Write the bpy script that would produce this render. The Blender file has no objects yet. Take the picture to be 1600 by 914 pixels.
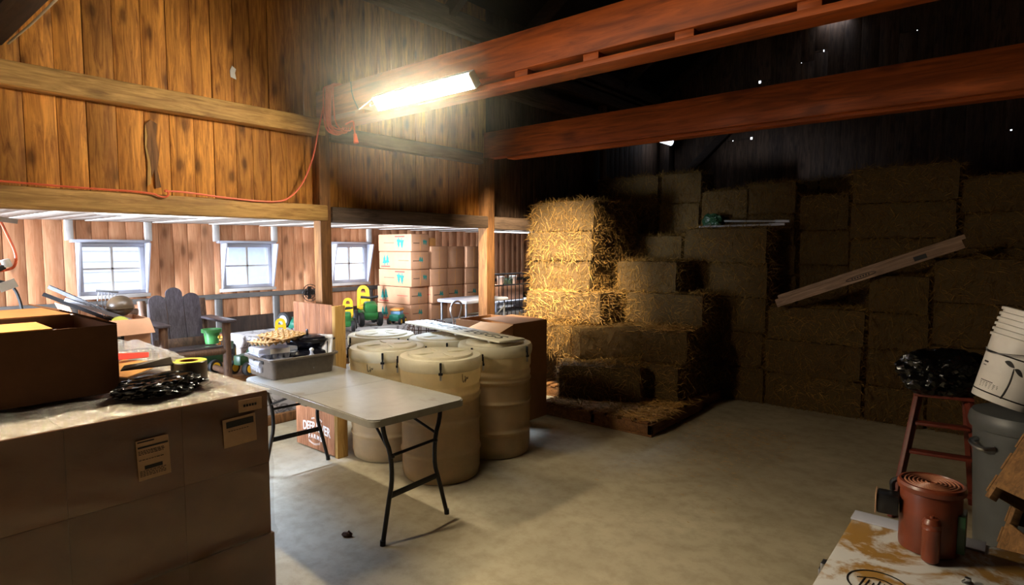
import bpy, bmesh, math, random
from mathutils import Vector, Matrix, Euler, noise

PI = math.pi
S = bpy.context.scene
COL = S.collection
def R(a): return math.radians(a)

# ------------------------------------------------------------------ camera, world, light, exposure
cam_d = bpy.data.cameras.new('camera')
cam = bpy.data.objects.new('camera', cam_d); COL.objects.link(cam)
cam.location = (0, 0, 1.65)
cam.rotation_euler = (R(90 - 4.207), 0, R(39.9))
cam_d.sensor_width = 36.0
cam_d.lens = 36.0 * 938.0 / 1600.0
cam_d.clip_start = 0.02
S.camera = cam

S.view_settings.view_transform = 'Standard'
S.view_settings.look = 'None'
S.view_settings.gamma = 1.0
S.view_settings.use_curve_mapping = False
S.view_settings.exposure = 0.9

world = bpy.data.worlds.new('overcast_sky'); S.world = world
world.use_nodes = True
bg = world.node_tree.nodes['Background']
bg.inputs[0].default_value = (0.80, 0.89, 1.0, 1)
bg.inputs[1].default_value = 2.8

FILL_STACK = 2.0  # added unseen lamp that brightens the straw stack
STACK_FILL_W = 38.0
FILL_STRIP = 6.0  # added unseen strips that brighten the lean-to
STRIP_FILL_W = 6.3
FLOOR_FILL_W = 12.0
LAMP_NEAR = 128.0       # emission of the shop light on the beam
LAMP_LEFT = 166.0       # emission of the shop light hanging left of the frame
LAMP_FAR = 2.0

def area(name, loc, rot, sx, sy, power, color, spread=180):
    d = bpy.data.lights.new(name, 'AREA'); d.shape = 'RECTANGLE'; d.size = sx; d.size_y = sy
    d.energy = power; d.color = color; d.spread = R(spread)
    o = bpy.data.objects.new(name, d); COL.objects.link(o)
    o.location = loc; o.rotation_euler = rot
    return o
# daylight through the open end of the lean-to, left of the frame
area('daylight_open_end', (-5.45, -1.45, 1.15), (R(90), 0, 0), 1.7, 1.3, 80, (0.74, 0.84, 1.0), 40)

# ------------------------------------------------------------------ materials
def lin(c):
    f = lambda v: v / 12.92 if v <= 0.04045 else ((v + 0.055) / 1.055) ** 2.4
    return tuple(f(v / 255.0) for v in c) + (1.0,)

class NT:
    def __init__(s, name):
        m = bpy.data.materials.new(name); m.use_nodes = True
        s.m = m; s.t = m.node_tree; s.n = s.t.nodes; s.n.clear()
        s.out = s.n.new('ShaderNodeOutputMaterial')
    def new(s, typ, **kw):
        nd = s.n.new('ShaderNode' + typ)
        for k, v in kw.items():
            if k in nd.inputs.keys(): nd.inputs[k].default_value = v
            else: setattr(nd, k, v)
        return nd
    def link(s, a, b): s.t.links.new(a, b)
    def ramp(s, fac, stops):
        r = s.n.new('ShaderNodeValToRGB'); e = r.color_ramp.elements
        while len(e) < len(stops): e.new(0.5)
        for i, (p, c) in enumerate(stops): e[i].position = p; e[i].color = c
        s.link(fac, r.inputs[0]); return r.outputs[0]
    def mix(s, fac, a, b, mode='MIX'):
        x = s.n.new('ShaderNodeMix'); x.data_type = 'RGBA'; x.blend_type = mode
        for sock, v in ((x.inputs[0], fac), (x.inputs[6], a), (x.inputs[7], b)):
            if hasattr(v, 'links'): s.link(v, sock)
            else: sock.default_value = v
        return x.outputs[2]
    def math(s, op, a, b=0.0):
        x = s.n.new('ShaderNodeMath'); x.operation = op
        for sock, v in ((x.inputs[0], a), (x.inputs[1], b)):
            if hasattr(v, 'links'): s.link(v, sock)
            else: sock.default_value = v
        return x.outputs[0]
    def coords(s, scale=(1, 1, 1), island=False):
        tc = s.n.new('ShaderNodeTexCoord'); mp = s.n.new('ShaderNodeMapping')
        mp.inputs['Scale'].default_value = scale
        s.link(tc.outputs['Object'], mp.inputs[0])
        v = mp.outputs[0]
        if island:
            g = s.n.new('ShaderNodeNewGeometry'); s.isl = g.outputs['Random Per Island']
            sc = s.n.new('ShaderNodeVectorMath'); sc.operation = 'ADD'
            m = s.math('MULTIPLY', s.isl, 97.0)
            s.link(v, sc.inputs[0]); s.link(m, sc.inputs[1]); v = sc.outputs[0]
        return v
    def noise(s, vec, scale, detail=4, rough=0.55, dist=0.0):
        x = s.n.new('ShaderNodeTexNoise')
        x.inputs['Scale'].default_value = scale; x.inputs['Detail'].default_value = detail
        x.inputs['Roughness'].default_value = rough; x.inputs['Distortion'].default_value = dist
        s.link(vec, x.inputs['Vector']); return x.outputs[0]
    def principled(s, col, rough=0.6, metal=0.0, bump=None, bstr=0.2, bdist=0.01, spec=0.5):
        p = s.n.new('ShaderNodeBsdfPrincipled')
        for sock, v in ((p.inputs['Base Color'], col), (p.inputs['Roughness'], rough)):
            if hasattr(v, 'links'): s.link(v, sock)
            else: sock.default_value = v
        p.inputs['Metallic'].default_value = metal
        p.inputs['Specular IOR Level'].default_value = spec
        if bump is not None:
            b = s.n.new('ShaderNodeBump'); b.inputs['Strength'].default_value = bstr; b.inputs['Distance'].default_value = bdist
            s.link(bump, b.inputs['Height']); s.link(b.outputs[0], p.inputs['Normal'])
        s.link(p.outputs[0], s.out.inputs[0]); s.p = p
        return s.m

def plain(name, c, rough=0.5, metal=0.0, var=0.12, scale=14.0, spec=0.5, bstr=0.0):
    t = NT(name); v = t.coords()
    n = t.noise(v, scale, 4)
    c = lin(c)
    lo = tuple(x * (1 - var) for x in c[:3]) + (1,); hi = tuple(min(1, x * (1 + var)) for x in c[:3]) + (1,)
    col = t.ramp(n, [(0.3, lo), (0.7, hi)])
    return t.principled(col, rough, metal, n if bstr else None, bstr, 0.004, spec)

def wood(name, light, dark, axis='z', fine=1.0, knots=0.6, vary=0.35, stain=0.35, rough=0.7, bump=0.25):
    """boards: grain along AXIS, every loose board its own tone"""
    t = NT(name)
    g = {'x': (0.09, 1, 1), 'y': (1, 0.09, 1), 'z': (1, 1, 0.09)}[axis]
    v = t.coords(tuple(k * fine for k in g), True)
    n1 = t.noise(v, 34, 6, 0.62, 1.2)
    n2 = t.noise(v, 7, 3, 0.5, 2.0)
    base = t.ramp(n1, [(0.28, lin(dark)), (0.62, lin(light))])
    base = t.mix(t.math('MULTIPLY', t.ramp(n2, [(0.42, (0, 0, 0, 1)), (0.62, (1, 1, 1, 1))]), 0.35), base, lin(dark))
    if knots:
        kv = t.coords((fine, fine, fine), True)
        sp = t.n.new('ShaderNodeSeparateXYZ'); t.link(kv, sp.inputs[0]); ax = 'xyz'.index(axis)
        o1, o2 = [q for q in range(3) if q != ax]
        cb = t.n.new('ShaderNodeCombineXYZ'); t.link(t.math('ADD', sp.outputs[o1], sp.outputs[o2]), cb.inputs[0]); t.link(t.math('MULTIPLY', sp.outputs[ax], 0.45), cb.inputs[1])
        vo = t.n.new('ShaderNodeTexVoronoi'); vo.voronoi_dimensions = '2D'; vo.inputs['Scale'].default_value = 4.2
        wob = t.n.new('ShaderNodeVectorMath'); wob.operation = 'ADD'; t.link(cb.outputs[0], wob.inputs[0]); t.link(t.math('MULTIPLY', n2, 0.05), wob.inputs[1])
        t.link(wob.outputs[0], vo.inputs['Vector'])
        k = t.ramp(vo.outputs['Distance'], [(0.05, (1, 1, 1, 1)), (0.13, (0.22, 0.22, 0.22, 1)), (0.2, (0, 0, 0, 1))])
        base = t.mix(t.math('MULTIPLY', k, knots), base, tuple(x * 0.35 for x in lin(dark)[:3]) + (1,))
    if stain:
        sv = t.coords((1, 1, 0.55) if axis == 'z' else (0.5, 0.5, 1))
        sn = t.noise(sv, 2.6, 5, 0.65)
        base = t.mix(t.math('MULTIPLY', t.ramp(sn, [(0.48, (0, 0, 0, 1)), (0.72, (1, 1, 1, 1))]), stain), base,
                     tuple(x * 0.4 for x in lin(dark)[:3]) + (1,))
    val = t.math('ADD', t.math('MULTIPLY', t.isl, vary), 1.0 - vary * 0.6)
    h = t.n.new('ShaderNodeHueSaturation'); t.link(base, h.inputs['Color']); t.link(val, h.inputs['Value'])
    return t.principled(h.outputs[0], rough, 0, n1, bump, 0.004, 0.3)

def emit(name, c, k):
    t = NT(name); e = t.new('Emission'); e.inputs[0].default_value = c; e.inputs[1].default_value = k
    t.link(e.outputs[0], t.out.inputs[0]); return t.m

def film(name, col, clear=0.7, rough=0.16, scale=28, bstr=0.8, bdist=0.012):
    """thin clear film with creases"""
    t = NT(name); v = t.coords()
    n = t.noise(v, scale, 5, 0.7, 0.6)
    b = t.new('Bump'); b.inputs['Strength'].default_value = bstr; b.inputs['Distance'].default_value = bdist
    t.link(n, b.inputs['Height'])
    tr = t.new('BsdfTransparent'); gl = t.new('BsdfGlossy'); df = t.new('BsdfDiffuse')
    gl.inputs['Roughness'].default_value = rough; gl.inputs[0].default_value = (1, 1, 1, 1)
    df.inputs[0].default_value = col
    for x in (gl, df): t.link(b.outputs[0], x.inputs['Normal'])
    m0 = t.new('MixShader'); m0.inputs[0].default_value = 0.45
    t.link(df.outputs[0], m0.inputs[1]); t.link(gl.outputs[0], m0.inputs[2])
    m = t.new('MixShader'); m.inputs[0].default_value = 1 - clear
    t.link(tr.outputs[0], m.inputs[1]); t.link(m0.outputs[0], m.inputs[2])
    t.link(m.outputs[0], t.out.inputs[0]); return t.m

M = {}
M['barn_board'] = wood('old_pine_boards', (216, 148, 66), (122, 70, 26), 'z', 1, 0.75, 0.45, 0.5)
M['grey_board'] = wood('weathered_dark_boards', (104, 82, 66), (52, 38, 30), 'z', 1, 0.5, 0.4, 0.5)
M['pine_board'] = wood('fresh_pine_boards', (222, 166, 124), (190, 124, 84), 'z', 1, 0.7, 0.3, 0.2)
M['beam_y'] = wood('hewn_beam', (206, 162, 96), (134, 96, 52), 'y', 1, 0.4, 0.2, 0.4)
M['beam_x'] = wood('orange_timber', (182, 88, 26), (108, 46, 10), 'x', 0.7, 0.5, 0.2, 0.25, 0.6)
M['post'] = wood('timber_post', (150, 104, 60), (84, 54, 30), 'z', 1, 0.4, 0.2, 0.5)
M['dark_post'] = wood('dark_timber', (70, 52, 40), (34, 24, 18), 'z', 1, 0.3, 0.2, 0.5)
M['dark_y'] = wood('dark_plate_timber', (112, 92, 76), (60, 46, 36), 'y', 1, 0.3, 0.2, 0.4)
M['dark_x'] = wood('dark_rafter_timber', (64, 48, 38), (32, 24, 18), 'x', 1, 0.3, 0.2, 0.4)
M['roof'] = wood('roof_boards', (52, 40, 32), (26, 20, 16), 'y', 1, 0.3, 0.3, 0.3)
M['whitewash'] = wood('whitewashed_wood', (206, 198, 188), (150, 138, 126), 'x', 1, 0.2, 0.2, 0.3)
M['white_stud'] = plain('pale_painted_wood', (192, 188, 184), 0.6, 0, 0.12, 10)
M['dark_stud'] = plain('dark_grey_wood', (88, 84, 80), 0.7, 0, 0.2, 10)
M['white_paint'] = plain('white_paint', (168, 170, 182), 0.45, 0, 0.05, 6)
M['sign_wood'] = wood('brown_sign_planks', (176, 122, 88), (120, 74, 48), 'z', 1.3, 0.35, 0.35, 0.2, 0.5)
M['yellow_pine'] = wood('yellow_pine_stud', (206, 166, 98), (160, 118, 60), 'z', 1, 0.3, 0.1, 0.15)
M['chair_wood'] = wood('dark_stained_chair_wood', (74, 66, 72), (38, 30, 30), 'z', 2, 0.3, 0.25, 0.2, 0.38)
M['chair_wood_x'] = wood('dark_stained_chair_slats', (84, 76, 80), (42, 34, 34), 'x', 2, 0.3, 0.25, 0.2, 0.38)
M['log'] = wood('brown_log_wood', (100, 72, 52), (48, 32, 24), 'z', 2, 0.4, 0.3, 0.3, 0.55)
M['pallet_wood'] = wood('pallet_boards', (150, 104, 60), (88, 56, 30), 'y', 1, 0.4, 0.4, 0.4)
M['plank_grey'] = wood('grey_plank_wood', (170, 140, 116), (112, 84, 64), 'x', 1, 0.3, 0.3, 0.3)
M['crate_wood'] = wood('crate_slats', (122, 88, 50), (72, 48, 24), 'x', 1, 0.4, 0.4, 0.4)
M['ladder_red'] = plain('red_brown_ladder_paint', (98, 38, 24), 0.5, 0, 0.3, 20)
M['black_metal'] = plain('black_steel', (26, 24, 24), 0.4, 0.5, 0.2, 20)
M['steel'] = plain('bright_steel', (170, 170, 172), 0.3, 1.0, 0.1, 20)
M['dull_steel'] = plain('dull_galvanised_steel', (130, 132, 136), 0.45, 0.8, 0.15, 20)
M['black_plastic'] = plain('black_plastic', (18, 18, 20), 0.35, 0, 0.2, 12)
M['black_enamel'] = plain('black_enamel', (20, 20, 26), 0.18, 0, 0.3, 30)
M['tub'] = plain('grey_brown_tub_plastic', (96, 86, 76), 0.45, 0, 0.12, 40, 0.4, 0.1)
M['green'] = plain('green_toy_plastic', (44, 108, 52), 0.35, 0, 0.1)
M['pot_green'] = plain('green_bucket_plastic', (70, 140, 74), 0.4, 0, 0.1)
M['dark_green'] = plain('dark_green_toy_plastic', (34, 66, 40), 0.4, 0, 0.1)
M['teal'] = plain('teal_toy_plastic', (40, 128, 104), 0.4, 0, 0.1)
M['yellow'] = plain('yellow_toy_plastic', (226, 178, 34), 0.35, 0, 0.06)
M['blue_toy'] = plain('pale_blue_plastic', (120, 160, 196), 0.4, 0, 0.06)
M['orange_toy'] = plain('orange_plastic', (226, 150, 66), 0.4, 0, 0.06)
M['rubber'] = plain('black_rubber', (28, 28, 28), 0.7, 0, 0.2, 30)
M['cord'] = plain('orange_cord_rubber', (214, 92, 52), 0.5, 0, 0.08)
M['white_plastic'] = plain('white_plastic', (214, 212, 206), 0.4, 0, 0.05)
M['bucket'] = plain('white_bucket_plastic', (206, 202, 196), 0.4, 0, 0.06)
M['grey_bin'] = plain('grey_bin_plastic', (72, 74, 74), 0.45, 0, 0.1)
M['paper'] = plain('white_paper', (206, 202, 198), 0.7, 0, 0.06)
M['tan_paper'] = plain('tan_label_paper', (168, 134, 104), 0.6, 0, 0.1)
M['ink'] = plain('black_ink', (22, 18, 18), 0.7, 0, 0.1)
M['white_ink'] = plain('white_ink', (232, 228, 224), 0.6, 0, 0.04)
M['red_ink'] = plain('red_ink', (186, 66, 56), 0.7, 0, 0.1)
M['green_ink'] = plain('teal_green_ink', (36, 122, 112), 0.7, 0, 0.1)
M['red_paper'] = plain('red_paper', (206, 56, 44), 0.5, 0, 0.05)
M['pulp'] = plain('egg_tray_pulp', (172, 136, 90), 0.9, 0, 0.15, 30, 0.2, 0.3)
M['clear_carton'] = film('clear_egg_carton', (0.75, 0.78, 0.9, 1), 0.35, 0.1, 40, 0.4)
M['pan_red'] = plain('red_brown_tank_paint', (104, 48, 28), 0.36, 0, 0.25, 10)
M['ring_brown'] = plain('worn_brown_ring', (150, 96, 70), 0.45, 0, 0.15)
M['tape_green'] = plain('yellow_green_tape', (176, 178, 60), 0.5, 0, 0.15, 20)
M['tape_brown'] = plain('brown_tape', (78, 62, 44), 0.35, 0, 0.2, 20)
M['rope'] = plain('pale_wire', (180, 168, 140), 0.6, 0, 0.1)
M['bag'] = plain('black_bin_liner', (6, 6, 7), 0.2, 0, 0.2, 20, 0.7)
M['silver_pole'] = plain('aluminium_pole', (190, 186, 184), 0.35, 0.6, 0.1, 30)
M['planter'] = plain('wooden_planter', (190, 132, 92), 0.7, 0, 0.15)
M['leaf'] = plain('green_leaves', (60, 84, 60), 0.6, 0, 0.3, 30)
M['siding'] = plain('pale_blue_siding', (200, 206, 222), 0.7, 0, 0.05)
M['shingle'] = plain('grey_roof_shingles', (176, 160, 168), 0.8, 0, 0.15)
M['snow'] = plain('pale_ground', (210, 210, 216), 0.9, 0, 0.08)

def cardboard(name, c, var=0.12):
    t = NT(name); v = t.coords((1, 1, 1)); n = t.noise(v, 5, 5, 0.6)
    w = t.coords((1, 1, 40)); n2 = t.noise(w, 6, 2)
    c = lin(c)
    col = t.ramp(n, [(0.3, tuple(x * (1 - var) for x in c[:3]) + (1,)), (0.7, tuple(x * (1 + var) for x in c[:3]) + (1,))])
    col = t.mix(t.math('MULTIPLY', n2, 0.12), col, tuple(x * 0.6 for x in c[:3]) + (1,))
    return t.principled(col, 0.75, 0, n, 0.15, 0.004, 0.25)
M['kraft'] = cardboard('kraft_cardboard', (168, 118, 74))
M['kraft_wrapped'] = cardboard('brown_cardboard', (98, 62, 36), 0.2)
M['kraft_pink'] = cardboard('carton_cardboard', (186, 138, 104))
M['kraft_orange'] = cardboard('inner_cardboard', (204, 146, 84))

def floor_mat():
    t = NT('dusty_concrete'); v = t.coords()
    a = t.noise(v, 1.1, 6, 0.6); b = t.noise(v, 9, 6, 0.65); c = t.noise(v, 70, 3, 0.6)
    col = t.ramp(a, [(0.3, lin((150, 138, 112))), (0.7, lin((186, 174, 146)))])
    col = t.mix(t.math('MULTIPLY', t.ramp(b, [(0.45, (0, 0, 0, 1)), (0.75, (1, 1, 1, 1))]), 0.4), col, lin((112, 98, 74)))
    col = t.mix(t.math('MULTIPLY', t.ramp(c, [(0.62, (0, 0, 0, 1)), (0.75, (1, 1, 1, 1))]), 0.3), col, lin((84, 72, 54)))
    return t.principled(col, t.ramp(b, [(0.3, (0.45,) * 3 + (1,)), (0.7, (0.75,) * 3 + (1,))]), 0, c, 0.12, 0.004, 0.4)
M['floor'] = floor_mat()

def stone_mat():
    t = NT('whitewashed_stone'); v = t.coords((1, 1.0, 2.2))
    vo = t.n.new('ShaderNodeTexVoronoi'); vo.feature = 'DISTANCE_TO_EDGE'; vo.inputs['Scale'].default_value = 3.2
    nz = t.noise(v, 6, 4)
    ad = t.n.new('ShaderNodeVectorMath'); ad.operation = 'ADD'
    t.link(v, ad.inputs[0]); t.link(t.math('MULTIPLY', nz, 0.3), ad.inputs[1]); t.link(ad.outputs[0], vo.inputs['Vector'])
    j = t.ramp(vo.outputs['Distance'], [(0.01, lin((96, 92, 92))), (0.06, lin((186, 182, 180)))])
    return t.principled(t.mix(t.math('MULTIPLY', nz, 0.5), j, lin((150, 144, 140))), 0.85, 0, vo.outputs['Distance'], 0.3, 0.02, 0.2)
M['stone'] = stone_mat()

def table_mat():
    t = NT('worn_white_table_plastic'); v = t.coords()
    a = t.noise(v, 5, 6, 0.7, 0.5); b = t.noise(v, 50, 3)
    col = t.ramp(a, [(0.35, lin((142, 140, 132))), (0.65, lin((126, 122, 112)))])
    w = t.noise(t.coords((1, 1.6, 1)), 5.5, 3, 0.5)
    col = t.mix(t.math('MULTIPLY', t.ramp(w, [(0.66, (0, 0, 0, 1)), (0.74, (1, 1, 1, 1))]), 0.55), col, lin((92, 72, 42)))
    return t.principled(col, 0.28, 0, b, 0.05, 0.002, 0.5)
M['table'] = table_mat()

def barrel_mat(name, c, mixv=0.5):
    t = NT(name); v = t.coords(); n = t.noise(v, 9, 5, 0.6)
    col = t.ramp(n, [(0.3, tuple(x * 0.86 for x in lin(c)[:3]) + (1,)), (0.7, lin(c))])
    p = t.new('BsdfPrincipled'); t.link(col, p.inputs['Base Color']); p.inputs['Roughness'].default_value = 0.38
    tl = t.new('BsdfTranslucent'); t.link(col, tl.inputs[0])
    m = t.new('MixShader'); m.inputs[0].default_value = mixv
    t.link(p.outputs[0], m.inputs[1]); t.link(tl.outputs[0], m.inputs[2]); t.link(m.outputs[0], t.out.inputs[0])
    return t.m
M['barrel'] = barrel_mat('milky_barrel_plastic', (226, 208, 164), .6)
M['lid'] = barrel_mat('milky_lid_plastic', (226, 218, 190), 0.4)
M['grain'] = plain('brown_feed', (190, 132, 74), 0.9, 0, 0.3, 60)

def straw_mat(name, light, dark, core=False):
    t = NT(name)
    v = t.coords((1, 1, 1), True)
    n = t.noise(v, 3.0, 4, 0.6)
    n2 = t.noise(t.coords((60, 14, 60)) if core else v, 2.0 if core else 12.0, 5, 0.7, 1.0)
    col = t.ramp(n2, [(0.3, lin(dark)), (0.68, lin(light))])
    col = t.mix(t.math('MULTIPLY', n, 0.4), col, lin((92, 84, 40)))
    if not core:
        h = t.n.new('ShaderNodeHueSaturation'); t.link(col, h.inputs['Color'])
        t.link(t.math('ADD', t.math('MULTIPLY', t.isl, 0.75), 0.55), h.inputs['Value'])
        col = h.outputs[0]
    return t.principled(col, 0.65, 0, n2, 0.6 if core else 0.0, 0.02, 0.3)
M['straw'] = straw_mat('straw_stems', (172, 130, 62), (88, 54, 22))
M['straw_loose'] = straw_mat('loose_straw_stems', (226, 176, 96), (150, 98, 44))
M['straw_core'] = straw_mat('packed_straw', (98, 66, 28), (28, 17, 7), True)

def glass_mat():
    t = NT('window_glass'); tr = t.new('BsdfTransparent'); gl = t.new('BsdfGlossy'); gl.inputs['Roughness'].default_value = 0.02
    tr.inputs[0].default_value = (0.95, 0.97, 1, 1)
    m = t.new('MixShader'); m.inputs[0].default_value = 0.06
    t.link(tr.outputs[0], m.inputs[1]); t.link(gl.outputs[0], m.inputs[2]); t.link(m.outputs[0], t.out.inputs[0]); return t.m
M['glass'] = glass_mat()
M['wrap'] = film('clear_stretch_wrap', (0.62, 0.55, 0.42, 1), 0.42, 0.16, 55, 1.0, 0.02)
M['side_wrap'] = film('tight_stretch_wrap', (0.35, 0.28, 0.2, 1), 0.9, 0.2, 14, 0.5, 0.01)
M['lens'] = emit('led_diffuser_lit', (1.0, 0.88, 0.66, 1), LAMP_NEAR)
M['lens_left'] = emit('warm_led_diffuser_lit', (1.0, 0.84, 0.60, 1), LAMP_LEFT)
M['fill_lens_stack'] = emit('stack_fill_diffuser', (1.0, 0.80, 0.52, 1), FILL_STACK)
M['fill_lens_strip'] = emit('fill_strip_lit', (0.92, 0.95, 1.0, 1), FILL_STRIP)
M['lens_far'] = emit('cool_led_diffuser_lit', (0.80, 0.86, 1.0, 1), LAMP_FAR)

def chest_mat():
    t = NT('stained_white_enamel'); v = t.coords()
    a = t.noise(v, 4.2, 6, 0.65, 0.4)
    f = t.ramp(a, [(0.46, (0, 0, 0, 1)), (0.54, (1, 1, 1, 1))])
    col = t.mix(f, lin((196, 194, 190)), lin((150, 112, 52)))
    return t.principled(col, 0.5, 0, a, 0.1, 0.004, 0.4)
M['chest'] = chest_mat()

# ------------------------------------------------------------------ mesh builder
class MB:
    def __init__(s): s.bm = bmesh.new()
    def _xf(s, verts, c, rot):
        mt = Matrix.Translation(Vector(c)) @ Euler(rot).to_matrix().to_4x4()
        for v in verts: v.co = mt @ v.co
    def box(s, c, size, rot=(0, 0, 0), bev=0.0, seg=2, taper=None):
        t = bmesh.new(); bmesh.ops.create_cube(t, size=1.0)
        for v in t.verts:
            k = 1.0
            if taper and v.co.z < 0: k = taper
            v.co = Vector((v.co.x * size[0] * k, v.co.y * size[1] * k, v.co.z * size[2]))
        if bev: bmesh.ops.bevel(t, geom=list(t.edges), offset=min(bev, min(size) * 0.45), segments=seg, profile=0.5, affect='EDGES')
        s._xf(t.verts, c, rot); s._merge(t); return s
    def bb(s, x0, x1, y0, y1, z0, z1, bev=0.0):
        return s.box(((x0 + x1) / 2, (y0 + y1) / 2, (z0 + z1) / 2), (abs(x1 - x0), abs(y1 - y0), abs(z1 - z0)), (0, 0, 0), bev)
    def _merge(s, t):
        mp = {}
        for v in t.verts: mp[v] = s.bm.verts.new(v.co)
        for f in t.faces:
            try: s.bm.faces.new([mp[v] for v in f.verts])
            except ValueError: pass
        t.free()
    def lathe(s, prof, n=24, c=(0, 0, 0), rot=(0, 0, 0), cap0=True, cap1=True, sx=1, sy=1):
        t = bmesh.new(); rings = []
        for r, z in prof:
            rings.append([t.verts.new((r * math.cos(2 * PI * i / n) * sx, r * math.sin(2 * PI * i / n) * sy, z)) for i in range(n)])
        for a, b in zip(rings, rings[1:]):
            for i in range(n): t.faces.new((a[i], a[(i + 1) % n], b[(i + 1) % n], b[i]))
        if cap0: t.faces.new(rings[0][::-1])
        if cap1: t.faces.new(rings[-1])
        s._xf(t.verts, c, rot); s._merge(t); return s
    def cyl(s, p0, p1, r0, r1=None, n=12):
        p0 = Vector(p0); p1 = Vector(p1); d = p1 - p0
        q = d.to_track_quat('Z', 'Y').to_euler()
        return s.lathe([(r0, 0), (r1 if r1 is not None else r0, d.length)], n, p0, q)
    def tube(s, pts, r, n=7, closed=False, smooth=0):
        pts = [Vector(p) for p in pts]
        for _ in range(smooth):
            q = [] if closed else [pts[0]]
            rng = range(len(pts)) if closed else range(len(pts) - 1)
            for i in rng:
                a, b = pts[i], pts[(i + 1) % len(pts)]
                q += [a * 0.75 + b * 0.25, a * 0.25 + b * 0.75]
            if not closed: q.append(pts[-1])
            pts = q
        t = bmesh.new(); rings = []; N = len(pts); up = None
        for i, p in enumerate(pts):
            if closed: d = pts[(i + 1) % N] - pts[i - 1]
            else: d = pts[min(i + 1, N - 1)] - pts[max(i - 1, 0)]
            d.normalize()
            if up is None: up = d.orthogonal().normalized()
            up = (up - d * up.dot(d))
            up = up.normalized() if up.length > 1e-6 else d.orthogonal().normalized()
            w = d.cross(up); rr = r[min(len(r) - 1, int(i / N * len(r)))] if isinstance(r, (list, tuple)) else r
            rings.append([t.verts.new(p + (up * math.cos(2 * PI * k / n) + w * math.sin(2 * PI * k / n)) * rr) for k in range(n)])
        for i in range(N if closed else N - 1):
            a, b = rings[i], rings[(i + 1) % N]
            for k in range(n): t.faces.new((a[k], a[(k + 1) % n], b[(k + 1) % n], b[k]))
        if not closed: t.faces.new(rings[0][::-1]); t.faces.new(rings[-1])
        s._merge(t); return s
    def prism(s, poly, h, c=(0, 0, 0), rot=(0, 0, 0)):
        """2-D outline in x,y pulled up by h along z, then turned and moved"""
        t = bmesh.new()
        a = [t.verts.new((x, y, 0)) for x, y in poly]; b = [t.verts.new((x, y, h)) for x, y in poly]
        t.faces.new(a[::-1]); t.faces.new(b); n = len(poly)
        for i in range(n): t.faces.new((a[i], a[(i + 1) % n], b[(i + 1) % n], b[i]))
        s._xf(t.verts, c, rot); s._merge(t); return s
    def ball(s, c, rad, sub=2, fn=None):
        t = bmesh.new(); bmesh.ops.create_icosphere(t, subdivisions=sub, radius=1.0)
        for v in t.verts:
            k = fn(v.co) if fn else 1.0
            v.co = Vector((v.co.x * rad[0] * k, v.co.y * rad[1] * k, v.co.z * rad[2] * k))
        s._xf(t.verts, c, (0, 0, 0)); s._merge(t); return s
    def sheet(s, fn, nu, nv):
        vs = [[s.bm.verts.new(fn(i / nu, j / nv)) for j in range(nv + 1)] for i in range(nu + 1)]
        for i in range(nu):
            for j in range(nv): s.bm.faces.new((vs[i][j], vs[i + 1][j], vs[i + 1][j + 1], vs[i][j + 1]))
        return s
    def quad(s, a, b, c, d):
        s.bm.faces.new([s.bm.verts.new(p) for p in (a, b, c, d)]); return s
    def panel(s, a, b, c, d, th):
        """a thin solid sheet with corners a,b,c,d"""
        a, b, c, d = map(Vector, (a, b, c, d)); n = (b - a).cross(d - a).normalized() * th
        P = [s.bm.verts.new(p) for p in (a, b, c, d)]; Q = [s.bm.verts.new(p + n) for p in (a, b, c, d)]
        s.bm.faces.new(P[::-1]); s.bm.faces.new(Q)
        for i in range(4): s.bm.faces.new((P[i], P[(i + 1) % 4], Q[(i + 1) % 4], Q[i]))
        return s
    def strand(s, p, d, ln, w):
        d = d.normalized(); o = d.orthogonal().normalized() * w
        a = s.bm.verts.new(p - o); b = s.bm.verts.new(p + o)
        q = p + d * ln * 0.6 + Vector((0, 0, -ln * 0.04)); e = p + d * ln + Vector((0, 0, -ln * 0.16))
        m1 = s.bm.verts.new(q - o * 0.8); m2 = s.bm.verts.new(q + o * 0.8); t = s.bm.verts.new(e)
        s.bm.faces.new((a, b, m2, m1)); s.bm.faces.new((m1, m2, t))
    def move(s, c=(0, 0, 0), rot=(0, 0, 0)): s._xf(s.bm.verts, c, rot); return s
    def mesh(s, name, mat, angle=40, smooth=True):
        me = bpy.data.meshes.new(name)
        bmesh.ops.recalc_face_normals(s.bm, faces=list(s.bm.faces))
        for f in s.bm.faces: f.smooth = smooth
        s.bm.to_mesh(me); s.bm.free()
        if smooth: me.set_sharp_from_angle(angle=R(angle))
        me.materials.append(mat); return me
    def build(s, name, mat, parent=None, loc=(0, 0, 0), rot=(0, 0, 0), angle=40, smooth=True):
        o = bpy.data.objects.new(name, s.mesh(name, mat, angle, smooth)); COL.objects.link(o)
        o.location = loc; o.rotation_euler = rot
        if parent is not None: o.parent = parent
        return o

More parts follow.
